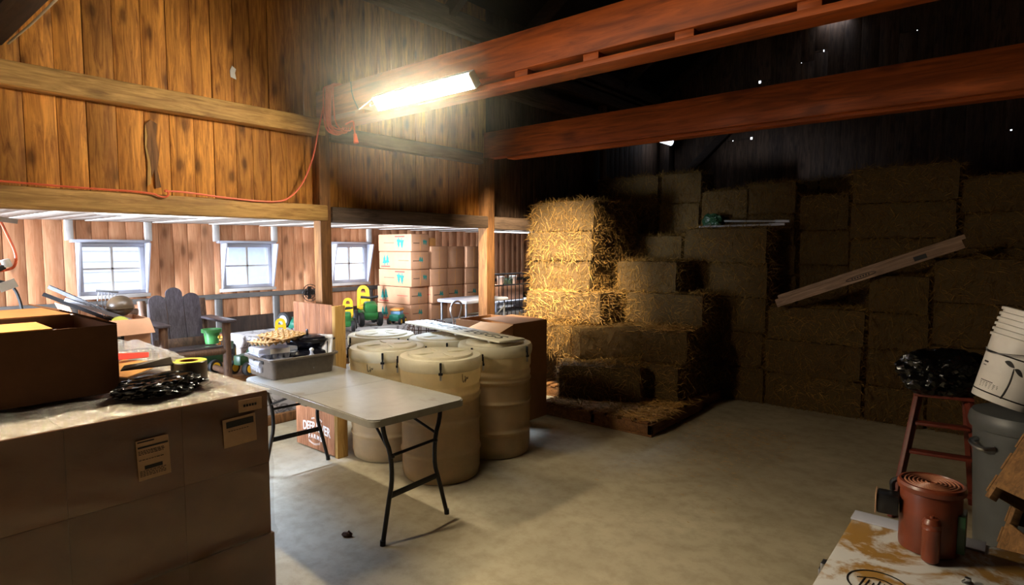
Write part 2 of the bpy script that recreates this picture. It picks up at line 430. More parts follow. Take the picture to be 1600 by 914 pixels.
def tag(o, label=None, cat=None, group=None, kind=None):
    if label: o['label'] = label
    if cat: o['category'] = cat
    if group: o['group'] = group
    if kind: o['kind'] = kind
    return o
def thing(name, label, cat, loc=(0, 0, 0), rz=0.0, group=None, rot=None):
    o = bpy.data.objects.new(name, None); COL.objects.link(o); o.empty_display_size = 0.05
    o.location = loc; o.rotation_euler = rot if rot else (0, 0, rz)
    return tag(o, label, cat, group)
def struct(mb, name, mat, label, cat, **k):
    return tag(mb.build(name, mat, **k), label, cat, None, 'structure')
def copy_tree(o, parent=None):
    c = o.copy(); COL.objects.link(c); c.parent = parent
    for ch in list(o.children): copy_tree(ch, c)
    return c
def text_mb(txt, size, depth=0.002, spacing=1.0, bold=0.0):
    cu = bpy.data.curves.new('t', 'FONT'); cu.body = txt; cu.size = size; cu.extrude = depth; cu.offset = bold
    cu.align_x = 'CENTER'; cu.align_y = 'CENTER'; cu.space_character = spacing
    ob = bpy.data.objects.new('t', cu); COL.objects.link(ob)
    dg = bpy.context.evaluated_depsgraph_get(); dg.update()
    me = bpy.data.meshes.new_from_object(ob.evaluated_get(dg))
    bpy.data.objects.remove(ob); bpy.data.curves.remove(cu)
    mb = MB(); mb.bm.from_mesh(me); bpy.data.meshes.remove(me); return mb

# ------------------------------------------------------------------ the building
rnd = random.Random(3)
PX = -4.5          # plane of the posts and of the upper boarded wall
BACK = 9.35        # back wall

mb = MB(); mb.bb(-7.0, 6, -4, 10, -0.2, 0); struct(mb, 'floor', M['floor'], 'dusty grey concrete floor of the barn', 'floor')

def boards(mb, axis, pos, a0, a1, z0, z1, w, th, holes=(), gap=0.0015):
    """upright boards in the plane AXIS=pos from a0 to a1; holes = [(a, z, width, height)] stay open"""
    a = a0
    while a < a1 - 1e-4:
        ww = min(w * rnd.uniform(0.85, 1.15), a1 - a)
        hs = [h for h in holes if h[0] >= a and h[0] < a + ww]
        pieces = [(a + gap, a + ww - gap, z0, z1)]
        if hs:
            h = hs[0]; l, r = max(a + 0.002, h[0] - h[2] / 2), min(a + ww - 0.002, h[0] + h[2] / 2)
            zl, zh = h[1] - h[3] / 2, h[1] + h[3] / 2
            pieces = [(a + gap, a + ww - gap, z0, zl), (a + gap, a + ww - gap, zh, z1), (a + gap, l, zl, zh), (r, a + ww - gap, zl, zh)]
        off = rnd.uniform(0, 0.006)
        for p in pieces:
            if p[1] - p[0] < 0.001 or p[3] - p[2] < 0.001: continue
            if axis == 'x': mb.bb(pos - th + off, pos + off, p[0], p[1], p[2], p[3], 0.003 if p[1] - p[0] > 0.03 else 0)
            else: mb.bb(p[0], p[1], pos - off, pos + th - off, p[2], p[3], 0.003 if p[1] - p[0] > 0.03 else 0)
        a += ww
    return mb

# left wall above the low lean-to: bright pine to the second post, grey boards beyond
mb = boards(MB(), 'x', PX - 0.06, -3.0, 5.0, 1.9, 4.4, 0.148, 0.022)
mb.bb(PX - 0.12, PX - 0.084, -3.0, 5.0, 1.9, 4.4)
struct(mb, 'wall_left', M['barn_board'], 'upper left wall of upright orange brown pine boards', 'wall')
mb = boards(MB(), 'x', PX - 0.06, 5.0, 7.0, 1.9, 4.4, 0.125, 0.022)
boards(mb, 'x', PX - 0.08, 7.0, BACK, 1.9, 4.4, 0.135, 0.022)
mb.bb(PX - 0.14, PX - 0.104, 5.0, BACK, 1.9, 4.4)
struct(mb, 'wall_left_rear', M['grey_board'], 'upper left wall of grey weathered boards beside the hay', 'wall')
# back wall with small daylight holes
holes = [(-2.33, 3.86, 0.016, 0.02), (-2.05, 4.27, 0.012, 0.03), (-2.02, 3.62, 0.012, 0.016)]
def on_back(px, py):   # a hole where the daylight speck is seen
    f = (-0.6397, 0.7651, -0.0734); r = (0.7672, 0.6414, 0); u = (-0.0471, 0.0563, 0.9973)
    a = (px - 800) / 938; b = (457 - py) / 938
    d = [f[i] + a * r[i] + b * u[i] for i in range(3)]; t = BACK / d[1]
    return (d[0] * t, 1.65 + d[2] * t)
holes = []
for px, py, w, h in ((1187, 128, .034, .04), (1174, 216, .034, .036), (1145, 220, .016, .016), (1287, 79, .014, .03), (1284, 117, .014, .03),
                     (1252, 98, .012, .012), (1433, 47, .012, .012), (1580, 203, .018, .016), (1595, 203, .016, .03), (1260, 275, .012, .03)):
    x, z = on_back(px, py); holes.append((x, z, w, h))
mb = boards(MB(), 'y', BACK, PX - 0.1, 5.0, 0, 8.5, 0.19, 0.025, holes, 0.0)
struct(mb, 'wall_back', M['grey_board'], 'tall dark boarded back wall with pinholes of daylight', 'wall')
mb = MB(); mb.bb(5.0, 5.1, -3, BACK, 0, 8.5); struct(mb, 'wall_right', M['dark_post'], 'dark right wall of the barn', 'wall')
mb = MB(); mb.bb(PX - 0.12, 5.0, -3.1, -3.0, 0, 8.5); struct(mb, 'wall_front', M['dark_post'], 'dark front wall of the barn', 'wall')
# roof
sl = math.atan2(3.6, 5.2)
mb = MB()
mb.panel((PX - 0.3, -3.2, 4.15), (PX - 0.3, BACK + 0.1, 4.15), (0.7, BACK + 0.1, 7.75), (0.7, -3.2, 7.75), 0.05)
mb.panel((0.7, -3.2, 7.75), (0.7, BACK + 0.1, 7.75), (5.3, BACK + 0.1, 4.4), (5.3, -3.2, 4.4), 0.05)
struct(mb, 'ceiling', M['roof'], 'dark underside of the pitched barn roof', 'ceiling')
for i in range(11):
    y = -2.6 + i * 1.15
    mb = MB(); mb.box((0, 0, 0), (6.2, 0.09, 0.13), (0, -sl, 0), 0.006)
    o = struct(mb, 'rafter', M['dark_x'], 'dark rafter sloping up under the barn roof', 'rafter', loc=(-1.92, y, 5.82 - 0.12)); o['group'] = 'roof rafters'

# timbers of the left wall
mb = MB(); mb.bb(-4.56, -4.44, -2.9, 2.9, 2.58, 2.72, 0.012); struct(mb, 'wall_girt', M['beam_y'], 'pale horizontal timber halfway up the left wall, before the orange cord coil', 'beam')
mb = MB(); mb.bb(-4.56, -4.46, 2.96, 4.86, 2.56, 2.68, 0.012); struct(mb, 'wall_girt', M['dark_y'], 'horizontal timber on the left wall between the two posts', 'beam')
mb = MB(); mb.bb(-4.56, -4.43, 2.94, 4.9, 1.87, 2.0, 0.012); struct(mb, 'loft_beam', M['dark_y'], 'beam over the lean-to opening between the two posts, coloured dark for dim light', 'beam')  # darker timber colour stands in for the dimmer light here
mb = MB(); mb.bb(-4.56, -4.43, -2.9, 2.9, 1.88, 2.01, 0.012); struct(mb, 'loft_beam', M['beam_y'], 'long weathered beam over the low opening of the lean-to', 'beam')
mb = MB(); mb.bb(-4.56, -4.45, 5.0, 9.3, 1.86, 2.0, 0.012); struct(mb, 'loft_beam', M['dark_y'], 'dark beam over the opening behind the hay', 'beam')
mb = MB(); mb.bb(-4.58, -4.42, 5.0, 9.3, 3.36, 3.52, 0.02); struct(mb, 'wall_plate', M['dark_y'], 'lower grey timber plate under the roof on the left wall', 'beam')
mb = MB(); mb.bb(-4.55, -4.38, 5.0, 9.3, 3.62, 3.76, 0.02); struct(mb, 'wall_plate', M['dark_y'], 'middle grey timber plate under the roof on the left wall', 'beam')
mb = MB(); mb.bb(-4.55, -4.36, -2.9, 9.3, 3.86, 4.02, 0.02); mb.bb(-4.42, -4.36, -2.9, 9.3, 3.78, 3.82, 0.008)
struct(mb, 'wall_plate', M['dark_y'], 'uppermost long timber plate where wall meets roof', 'beam')
def post(y, w, z1, mat, label, x=PX):
    mb = MB(); mb.box((x, y, z1 / 2), (w, w, z1), (0, 0, 0), 0.008); return struct(mb, 'post', mat, label, 'post')
post(2.885, 0.105, 2.64, M['post'], 'square timber post behind the wooden farm sign, under the orange cord coil')
post(0.68, 0.1, 1.88, M['post'], 'timber post at the left edge of the photo below the loft beam')
post(4.94, 0.13, 2.63, M['post'], 'timber post beside the stacked cartons and the hay', )
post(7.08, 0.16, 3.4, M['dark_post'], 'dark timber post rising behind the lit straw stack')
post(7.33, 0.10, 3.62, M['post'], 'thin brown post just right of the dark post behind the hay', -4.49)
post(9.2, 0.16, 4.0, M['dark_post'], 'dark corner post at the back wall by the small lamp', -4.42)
mb = MB(); mb.box((0, 0, 0), (1.5, 0.09, 0.12), (0, R(-42), 0), 0.008)
struct(mb, 'corner_brace', M['dark_x'], 'diagonal brace from the corner post up the back wall', 'brace', loc=(-3.82, 9.27, 3.1))
# tie beams
def tie(y0, name, label, z0, z1, mat, lower=True, th=0.14):
    mb = MB(); mb.bb(PX - 0.02, 4.9, y0, y0 + th, z0, z1, 0.008)
    o = struct(mb, name, mat, label, 'beam')
    if lower:
        mb = MB(); mb.bb(-4.3, 4.9, y0 + 0.0, y0 + th + 0.02, z0 - 0.075, z0 - 0.04, 0.005)
        x = -4.0
        while x < 3:
            mb.bb(x, x + 0.1, y0 + 0.015, y0 + th - 0.02, z0 - 0.04, z0, 0.003); x += rnd.uniform(0.45, 0.62)
        mb.build('lower_plank', mat, o)
    return o
tie(2.86, 'tie_beam', 'orange timber tie beam that carries the lit shop light', 2.72, 2.945, M['beam_x'])
tie(4.92, 'tie_beam', 'second orange timber tie beam, in front of the hay and back wall', 2.63, 2.91, M['beam_x'], False)
mb = MB(); mb.bb(-4.2, 4.8, 4.94, 5.06, 2.6, 2.628, 0.004); struct(mb, 'beam_batten', M['beam_x'], 'thin batten under the second tie beam', 'beam')
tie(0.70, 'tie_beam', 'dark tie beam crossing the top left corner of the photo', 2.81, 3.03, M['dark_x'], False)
mb = MB(); mb.tube([(-4.4, 0.845, 2.80), (-3.9, 0.85, 2.795), (-3.3, 0.85, 2.80), (-2.9, 0.845, 2.805)], 0.006)
tag(mb.build('wire', M['rope']), 'pale wire along the dark beam in the top left corner', 'wire')

# ---- lean-to beyond the posts
WX = -6.4
wins = ((1.62, 2.16), (2.89, 3.44), (4.21, 4.73)); WZ0, WZ1 = 1.225, 1.70
mb = MB()
ys = [-1.6]
for a, b in wins: ys += [a, b]
ys.append(9.3)
for i in range(0, len(ys), 2): boards(mb, 'x', WX, ys[i], ys[i + 1], 0.3, 1.93, 0.135, 0.02)
for a, b in wins:
    boards(mb, 'x', WX, a, b, 0.3, WZ0, 0.135, 0.02); boards(mb, 'x', WX, a, b, WZ1, 1.93, 0.135, 0.02)
for i in range(0, len(ys), 2): mb.bb(WX - 0.05, WX - 0.025, ys[i], ys[i + 1], 0, 2.2)
for a, b in wins: mb.bb(WX - 0.05, WX - 0.025, a, b, 0, WZ0); mb.bb(WX - 0.05, WX - 0.025, a, b, WZ1, 2.2)
struct(mb, 'wall_window', M['pine_board'], 'low far wall of salmon coloured pine boards with three windows', 'wall')
mb = MB(); mb.bb(WX - 0.1, PX - 0.06, -1.6, 9.4, 1.915, 1.95)
for k in range(60): mb.bb(WX, PX - 0.07, -1.55 + k * 0.18, -1.375 + k * 0.18, 1.893 + .004 * (k % 3), 1.914, 0.003)
struct(mb, 'ceiling_low', M['whitewash'], 'whitewashed boards and joists under the lean-to ceiling', 'ceiling')
mb = MB(); mb.bb(WX - 0.1, PX - 0.06, 9.35, 9.45, 0, 2); struct(mb, 'wall_lean_end', M['dark_post'], 'dark far end wall of the lean-to', 'wall')
# raised floor with stone face, and ledge
mb = MB(); mb.bb(WX, -5.32, -1.6, 9.3, 0.0, 0.44, 0.01); struct(mb, 'stone_base', M['stone'], 'whitewashed stone base of the raised lean-to floor', 'base')
mb = MB()
for k in range(7): mb.bb(WX + 0.155 * k, WX + 0.155 * k + 0.15, -1.6, 9.3, 0.442, 0.5, 0.004)
struct(mb, 'floor_raised', M['pallet_wood'], 'raised plank floor under the toys and the chair', 'floor')
mb = MB(); mb.bb(WX, -5.5, 2.95, 9.2, 0.502, 0.75, 0.01); struct(mb, 'ledge', M['stone'], 'pale grey ledge along the window wall', 'ledge')
mb = MB(); mb.bb(-5.30, -5.25, -1.6, 9.0, 0.0, 0.09, 0.008); struct(mb, 'baseboard_left', M['post'], 'brown timber along the foot of the stone base', 'baseboard')
mb = MB(); mb.bb(WX, WX + 0.035, -1.5, 9.2, 1.12, 1.17, 0.004); struct(mb, 'trim_1', M['dark_stud'], 'dark grey rail below the windows', 'trim')
mb = MB(); mb.bb(WX, WX + .02, -1.5, 9.2, .752, .92, .004); struct(mb, 'trim_40', M['dark_post'], 'dark board along the wall just above the ledge', 'trim')  # dark strip set over the foot of the wall boards
ti = 2
for a, b in wins:
    for y in (a - 0.055, b + 0.035):
        mb = MB(); mb.bb(WX, WX + 0.04, y - 0.03, y + 0.03, WZ1 + 0.02, 1.9, 0.004)
        struct(mb, 'trim_%d' % ti, M['white_stud'], 'pale stud above the side of a window', 'trim')['group'] = 'studs above the windows'; ti += 1
        mb = MB(); mb.bb(WX, WX + 0.04, y - 0.035, y + 0.035, 0.52 if a < 2 else 0.76, 1.118, 0.004)
        struct(mb, 'trim_%d' % ti, M['dark_stud'], 'dark grey stud below the side of a window', 'trim')['group'] = 'studs below the windows'; ti += 1
for i, (a, b) in enumerate(wins):
    w = thing('window_%d' % (i + 1), ['white four pane window above the cardboard box of rails', 'white four pane window in the middle, right of the log chair',
              'white four pane window between the post and the carton stack'][i], 'window', (WX, (a + b) / 2, WZ0)); w['kind'] = 'structure'
    h = (b - a) / 2; H = WZ1 - WZ0
    f = MB()
    for y in (-h + 0.02, h - 0.02): f.bb(-0.03, 0.012, y - 0.02, y + 0.02, 0.03, H - 0.03, 0.003)
    f.bb(-0.03, 0.012, -h, h, 0.0, 0.035, 0.003); f.bb(-0.03, 0.012, -h, h, H - 0.04, H, 0.003)
    f.build('sash', M['white_paint'], w)
    f = MB(); f.bb(-0.02, 0.004, -0.009, 0.009, 0.03, H - 0.03); f.bb(-0.02, 0.004, -h + 0.03, h - 0.03, H / 2 - 0.008, H / 2 + 0.008)
    f.build('muntin', M['white_stud'], w)
    f = MB(); f.bb(-0.012, -0.008, -h + 0.02, h - 0.02, 0.02, H - 0.02); f.build('pane', M['glass'], w)
    for y in (-h - 0.012, h + 0.0):
        f = MB(); f.prism([(0.013, 0.0), (0.03, 0.0), (0.15, H), (0.013, H)], 0.014, (0, y, 0), (R(90), 0, 0))
        # prism lies in x,z after turning; shift so that it spans y..y+0.014
        f.move((0, 0.014, 0)); f.build('cheek', M['white_paint'], w)
    f = MB(); f.bb(0.0, 0.06, -h - 0.05, h + 0.04, H + 0.002, H + 0.03, 0.004); f.build('head_trim', M['white_paint'], w)
    f = MB(); f.bb(0.0, 0.045, -h - 0.03, h + 0.03, -0.035, -0.002, 0.004); f.build('sill', M['white_stud'], w)

# ---- outside
mb = MB(); mb.bb(-40, WX - 0.1, -20, 40, -0.3, -0.1); struct(mb, 'ground_outside', M['snow'], 'pale ground outside the windows', 'ground')
t = thing('house', 'pale house with white siding seen through the first window', 'house', (-11.5, 3.0, -0.1))
mb = MB()
for k in range(22): mb.box((0, 0, 0.09 + k * 0.17), (0.14, 4.6, 0.178), (0, R(-7), 0))
mb.bb(-3.0, -0.05, -2.3, 2.3, 0, 3.8); mb.build('siding', M['siding'], t)
mb = MB(); mb.panel((0.4, -2.5, 3.75), (0.4, 2.5, 3.75), (-1.5, 2.5, 4.9), (-1.5, -2.5, 4.9), 0.08); mb.panel((-1.5, -2.5, 4.9), (-1.5, 2.5, 4.9), (-3.4, 2.5, 3.75), (-3.4, -2.5, 3.75), 0.08)
mb.build('roof', M['shingle'], t)
t = thing('shed', 'small gabled shed seen through the middle window', 'shed', (-16.0, 8.2, -0.1), R(25))
mb = MB(); mb.bb(-2.0, 2.0, -1.6, 1.6, 0, 1.9)
mb.prism([(-1.6, 0), (1.6, 0), (0, 0.9)], 4.0, (-2, 0, 1.9), (R(90), 0, R(90))); mb.build('shed_body', M['siding'], t)
mb = MB(); mb.panel((2.2, -1.8, 1.8), (2.2, 0, 2.85), (-2.2, 0, 2.85), (-2.2, -1.8, 1.8), 0.06); mb.panel((2.2, 0, 2.85), (2.2, 1.8, 1.8), (-2.2, 1.8, 1.8), (-2.2, 0, 2.85), 0.06)
mb.build('shed_roof', M['shingle'], t)

# ------------------------------------------------------------------ lamps
def shop_light(label, loc, L, lens, w=0.12, chain=None, rz=0.0, chain_up=None, flat=False, tilt=0.0):
    t = thing('shop_light', label, 'lamp', loc, rz, None, (tilt, 0, rz))
    mb = MB(); mb.bb(-L / 2, L / 2, -w * 0.5, w * 0.5, 0.0, 0.035, 0.004); mb.build('housing', M['white_plastic'], t)
    if flat:
        for y in (w * .5 - .003,):
            mb = MB(); mb.bb(-L / 2, L / 2, y, y + .003, -.026, .0); mb.bb(-L / 2, L / 2, -w * .5 - .003, -w * .5, -.013, .0); mb.build('side_lip', M['white_plastic'], t)
        mb = MB(); mb.bb(-L / 2 + .015, L / 2 - .015, -w * .48, w * .48, -.022, -.001, .004); mb.build('diffuser', lens, t, angle=60)
        for x in (-L / 2, L / 2 - .014):
            mb = MB(); mb.bb(x, x + .014, -w * .5, w * .5, -.024, .0, .003); mb.build('end_cap', M['white_plastic'], t)
    else:
        prof = [(w * 0.48 * math.cos(a), -0.085 * math.sin(a) * w / 0.12) for a in [PI * k / 14 for k in range(15)]]
        mb = MB(); mb.prism(prof, L - 0.03, (-L / 2 + 0.015, 0, -0.001), (R(90), 0, R(90))); mb.build('diffuser', lens, t, angle=60)
        prof2 = [(w * 0.5 * math.cos(a), -0.09 * math.sin(a) * w / 0.12) for a in [PI * k / 14 for k in range(15)]]
        for x in (-L / 2, L / 2 - 0.014):
            mb = MB(); mb.prism(prof2, 0.014, (x, 0, 0.0), (R(90), 0, R(90))); mb.build('end_cap', M['white_plastic'], t)
    if chain:
        mb = MB(); mb.tube([(-L / 2 + 0.02, -0.05, -0.02), (-L / 2 + 0.02, -0.052, -0.18)], 0.0025, 5)
        mb.tube([(-L / 2 + 0.03, -0.03, -0.08), (-L / 2 + 0.06, -0.03, -0.115), (-L / 2 + 0.1, -0.03, -0.085)], 0.0025, 5, smooth=2); mb.build('pull_chain', M['rope'], t)
    if chain_up:
        for x in (-L * 0.4, L * 0.4):
            mb = MB(); mb.cyl((x, 0, 0.03), (x, 0, chain_up), 0.004, n=6); mb.build('hanger', M['steel'], t)
    return t
shop_light('long lit shop light on the front of the orange tie beam', (-3.12, 2.785, 2.70), 0.98, M['lens'], 0.10, True, flat=True, tilt=R(-50))
shop_light('small cool white lamp high on the dark back wall, top right', (-2.05, 9.24, 4.86), 0.40, M['lens_far'], 0.2)
shop_light('lit lamp in the far corner, half hidden under the second tie beam', (-4.30, 8.86, 3.36), 0.5, M['lens_far'], 0.10, rz=R(90))
shop_light('narrow shop light added out of sight behind the lit tie beam to brighten straw', (-3.4, 3.62, 3.17), 0.5, M['fill_lens_stack'], 0.1, flat=True, tilt=R(38))  # added fill lamp, hidden by the beam, to brighten the straw
br = bpy.data.objects[[o.name for o in bpy.data.objects if o.get('label', '').startswith('narrow shop light')][0]]
for x_ in (-.18, .18):
    inv = Euler((R(38), 0, 0)).to_matrix().inverted(); mb = MB(); mb.cyl(inv @ Vector((x_, -.615, -.24)), inv @ Vector((x_, .0, .03)), .008, n=8); mb.build('bracket', M['steel'], br)
area('stack_fill_light', (-3.4, 3.645, 3.13), (R(46), 0, R(20)), .4, .08, STACK_FILL_W, (1.0, .82, .56), 42)  # fill light of the added stack lamp
t = thing('added_led_strip', 'added unseen strip light under the lean-to ceiling, above the planter behind the gate', 'lamp', (-5.65, 6.65, 1.892))
mb = MB(); mb.bb(-.03, .03, -.48, .48, -.006, 0); mb.build('strip_base', M['white_plastic'], t)
mb = MB(); mb.bb(-.025, .025, -.47, .47, -.012, -.0065); mb.build('diffuser', M['fill_lens_strip'], t)
area('rear_fill_light', (-5.65, 6.65, 1.876), (0, 0, 0), .06, .9, 6, (.80, .88, 1.0), 70)  # added fill with its own strip, brightens the planter corner
for k_, y_ in enumerate((1.7, 4.1)):  # added strips, hidden behind the loft beam, to brighten the lean-to
    t = thing('added_led_strip', 'added unseen strip light under the lean-to ceiling, ' + ('near the log chair' if k_ == 0 else 'near the stacked cartons'), 'lamp', (-4.74, y_, 1.892))
    mb = MB(); mb.bb(-.03, .03, -.38, .38, -.006, 0); mb.build('strip_base', M['white_plastic'], t)
    mb = MB(); mb.bb(-.025, .025, -.37, .37, -.012, -.0065); mb.build('diffuser', M['fill_lens_strip'], t)
    area('strip_fill_light', (-4.76, y_, 1.876), (0, R(35), 0), .06, 1.3, STRIP_FILL_W, (.90, .94, 1.0), 150)
    area('floor_fill_light', (-4.72, y_, 1.876), (0, R(-25), 0), .06, 1.3, FLOOR_FILL_W, (.50, .66, 1.0), 64)  # added blue fill standing in for daylight on the floor
shop_light('warm shop light near the left wall, tilted toward the boards', (-3.55, -0.2, 2.75), 1.2, M['lens_left'], 0.16, chain_up=1.3, rz=R(90), flat=True, tilt=R(-50))

# ------------------------------------------------------------------ cords, scraps on the wall
t = thing('extension_cord', 'orange extension cord coiled on the beam end and running along the loft beam', 'cord', (-4.42, 1.6, 2.0))
def rel(o, pts): return [Vector(p) - Vector(o.location) for p in pts]
mb = MB()
mb.tube(rel(t, [(-4.42, -1.0, 2.02), (-4.42, 0.3, 2.035), (-4.42, 0.78, 2.03), (-4.42, 1.14, 2.02), (-4.42, 1.55, 2.02), (-4.41, 1.61, 1.99), (-4.41, 1.655, 2.0), (-4.41, 1.65, 2.045), (-4.41, 1.62, 2.03), (-4.415, 1.72, 2.04),
     (-4.42, 1.98, 2.02), (-4.42, 2.27, 2.005), (-4.42, 2.48, 2.01), (-4.42, 2.59, 2.08), (-4.42, 2.69, 2.21), (-4.415, 2.77, 2.42), (-4.40, 2.80, 2.60), (-4.36, 2.83, 2.8)]), 0.0065, 7, smooth=2)
mb.build('cord_run', M['cord'], t)
mb = MB(); rc = random.Random(5)
for k in range(9):
    x = -4.38 + k * 0.017 + rc.uniform(-.01, .01); dx = rc.uniform(-0.03, 0.05); g = rc.uniform(0.006, 0.02); dz = rc.uniform(0.0, 0.05)
    mb.tube(rel(t, [(x, 2.86 - g, 2.9), (x + dx * .2, 2.86 - g, 2.955 + g), (x + dx * .3, 3.0 + g, 2.955 + g), (x + dx * .6, 3.0 + g, 2.66 - dz), (x + dx, 2.93, 2.625 - dz), (x + dx * .8, 2.86 - g - .01, 2.66 - dz), (x + dx * .4, 2.85 - g, 2.8)]), 0.0065, 6, True, 2)
mb.build('coil', M['cord'], t)
mb = MB(); mb.tube(rel(t, [(-4.12, 2.87, 2.63), (-4.0, 2.86, 2.645), (-3.985, 2.85, 2.60), (-3.97, 2.85, 2.53)]), 0.0065, 6, smooth=2)
mb.cyl(Vector((-3.97, 2.85, 2.535)) - t.location, Vector((-3.957, 2.85, 2.465)) - t.location, 0.012, 0.02); mb.build('socket_end', M['cord'], t)
mb = MB(); mb.tube([(-4.02, 2.855, 2.94), (-4.0, 2.852, 2.83), (-3.93, 2.855, 2.72)], 0.004, 5, smooth=1)
tag(mb.build('wire', M['rubber']), 'thin dark wire down the tie beam beside the lit lamp', 'wire')
t = thing('power_cord', 'orange cord hanging under the loft beam at the left edge', 'cord', (-4.7, 0.8, 1.87))
mb = MB(); mb.tube(rel(t, [(-4.66, 0.76, 1.87), (-4.7, 0.81, 1.83), (-4.7, 0.84, 1.74), (-4.7, 0.88, 1.62), (-4.7, 0.875, 1.55), (-4.7, 0.85, 1.52), (-4.7, 0.76, 1.51)]), 0.008, 7, smooth=2); mb.build('cord_run', M['cord'], t)
mb = MB(); mb.box(Vector((-4.7, 0.83, 1.56)) - t.location, (0.03, 0.045, 0.05), (R(15), 0, 0), 0.006); mb.build('plug', M['white_plastic'], t)
mb = MB(); mb.box(Vector((-4.7, 0.80, 1.53)) - t.location, (0.03, 0.05, 0.03), (R(25), 0, 0), 0.006); mb.build('socket_end', M['rubber'], t)
mb = MB(); mb.box(Vector((-4.69, 0.85, 1.82)) - t.location, (0.003, 0.09, 0.03), (R(-8), 0, 0)); mb.build('paper_tag', M['paper'], t)
t = thing('cable', 'thick black cable with a white paper tag at the left edge', 'cable', (-4.72, 0.8, 1.44))
mb = MB(); mb.tube(rel(t, [(-4.72, 0.70, 1.44), (-4.72, 0.80, 1.455), (-4.72, 0.86, 1.42), (-4.72, 0.89, 1.33), (-4.72, 0.90, 1.2), (-4.72, 0.895, 0.9), (-4.72, 0.9, 0.012)]), 0.009, 7, smooth=2); mb.build('cable_run', M['rubber'], t)
mb = MB(); mb.box(Vector((-4.7, 0.83, 1.425)) - t.location, (0.003, 0.09, 0.055), (R(22), 0, 0)); mb.build('paper_tag', M['paper'], t)
mb = MB(); mb.prism([(-.02, -.035), (.022, -.045), (.014, .0), (.022, .03), (-.008, .05), (-.024, .01)], 0.003, (0, 0, 0), (R(90), 0, R(90)))
tag(mb.build('paper_scrap', M['paper'], loc=(-4.552, 2.19, 2.96)), 'torn white paper scrap stuck high on the pine boards', 'paper')
t = thing('bark_strip', 'ragged peeling strip of bark on the left wall above the cord loop', 'bark', (-4.553, 1.61, 2.29))
mb = MB(); mb.prism([(-.03, .2), (.0, .23), (.04, .21), (.03, .1), (.045, .0), (.03, -.1), (.05, -.22), (.015, -.23), (.012, -.1), (-.005, -.16), (-.012, -.05), (-.03, .05), (-.022, .12)], 0.008, (0, 0, 0), (R(90), 0, R(90)))
mb.build('bark', M['post'], t)
mb = MB(); mb.prism([(-.035, .19), (-.025, .21), (-.02, .06), (-.006, -.06), (-.014, -.2), (-.035, -.22), (-.028, -.05), (-.04, .05)], 0.006, (0, 0, 0), (R(90), 0, R(90)))
mb.build('bare_wood', M['yellow_pine'], t)

# ------------------------------------------------------------------ lean-to furniture and toys
# log framed chair facing the barn (local: +x forward, y sideways)
t = thing('log_chair', 'dark log armchair with three rounded back slats left of the toy tractor', 'chair', (-5.52, 2.18, 0.5), R(-4))
for y in (-0.25, 0.25):
    mb = MB(); mb.cyl((0.2, y, 0), (0.2, y, 0.5), 0.036, 0.034, 12); mb.build('leg', M['log'], t)
    mb = MB(); mb.cyl((-0.26, y * 0.96, 0), (-0.385, y * 1.0, 0.68), 0.036, 0.034, 12); mb.build('leg', M['log'], t)
    mb = MB(); mb.box((-0.04, y * 1.06, 0.512), (0.58, 0.12, 0.024), (0, 0, 0), 0.008); mb.build('armrest', M['chair_wood_x'], t)
    mb = MB(); mb.cyl((0.2, y, 0.06), (-0.28, y * 0.96, 0.06), 0.028, 0.028, 10); mb.build('side_rail', M['log'], t)
mb = MB(); mb.cyl((0.2, -0.27, 0.25), (0.2, 0.27, 0.25), 0.03, 0.03, 12); mb.build('front_rail', M['log'], t)
mb = MB()
for k in range(4): mb.box((0.16 - k * 0.1, 0, 0.285 - k * 0.008), (0.092, 0.46, 0.022), (0, R(-4), 0), 0.006)
mb.build('seat', M['chair_wood_x'], t)
def slat(mb, w, h): 
    pts = [(-w / 2, 0), (w / 2, 0), (w / 2, h - w * 0.42)] + [(w / 2 * math.cos(a), h - w * 0.42 + w * 0.42 * math.sin(a)) for a in [PI * k / 10 for k in range(1, 10)]] + [(-w / 2, h - w * 0.42)]
    mb.prism(pts, 0.022)
for y, h in ((-0.142, 0.52), (0.0, 0.585), (0.142, 0.53)):
    mb = MB(); slat(mb, 0.136, h); mb.move((0, 0, 0), (R(90), 0, R(90)))
    mb.move((-0.235, y, 0.22), (0, R(-13), 0)); mb.build('back_slat', M['chair_wood'], t)
mb = MB(); mb.box((-0.20, 0, 0.30), (0.03, 0.42, 0.09), (0, R(-13), 0), 0.006); mb.build('back_rail', M['log'], t)
# slatted side table with log frame
t = thing('log_table', 'low dark slatted log table left of the log armchair', 'table', (-5.46, 1.55, 0.5), R(-4))
mb = MB()
for k in range(4): mb.box((0.17 - k * 0.1, 0, 0.365), (0.094, 0.5, 0.024), (0, 0, 0), 0.006)
mb.build('tabletop', M['chair_wood_x'], t)
for x in (-0.14, 0.17):
    for y in (-0.2, 0.2):
        mb = MB(); mb.cyl((x, y, 0), (x, y, 0.35), 0.034, 0.032, 10); mb.build('leg', M['log'], t)
for z in (0.1, 0.29): 
    mb = MB(); mb.cyl((0.17, -0.23, z), (0.17, 0.23, z), 0.026, 0.026, 10); mb.build('rail', M['log'], t)
mb = MB(); mb.box((0.2, 0.12, 0.17), (0.02, 0.2, 0.33), (0, 0, 0), 0.004); mb.build('side_board', M['chair_wood'], t)
mb = MB(); mb.cyl((-0.2, 0.24, 0.0), (-0.34, 0.24, 0.62), 0.04, 0.036); mb.cyl((-0.34, 0.3, 0.6), (-0.3, 0.0, 0.66), 0.034, 0.03); mb.build('back_log', M['log'], t)
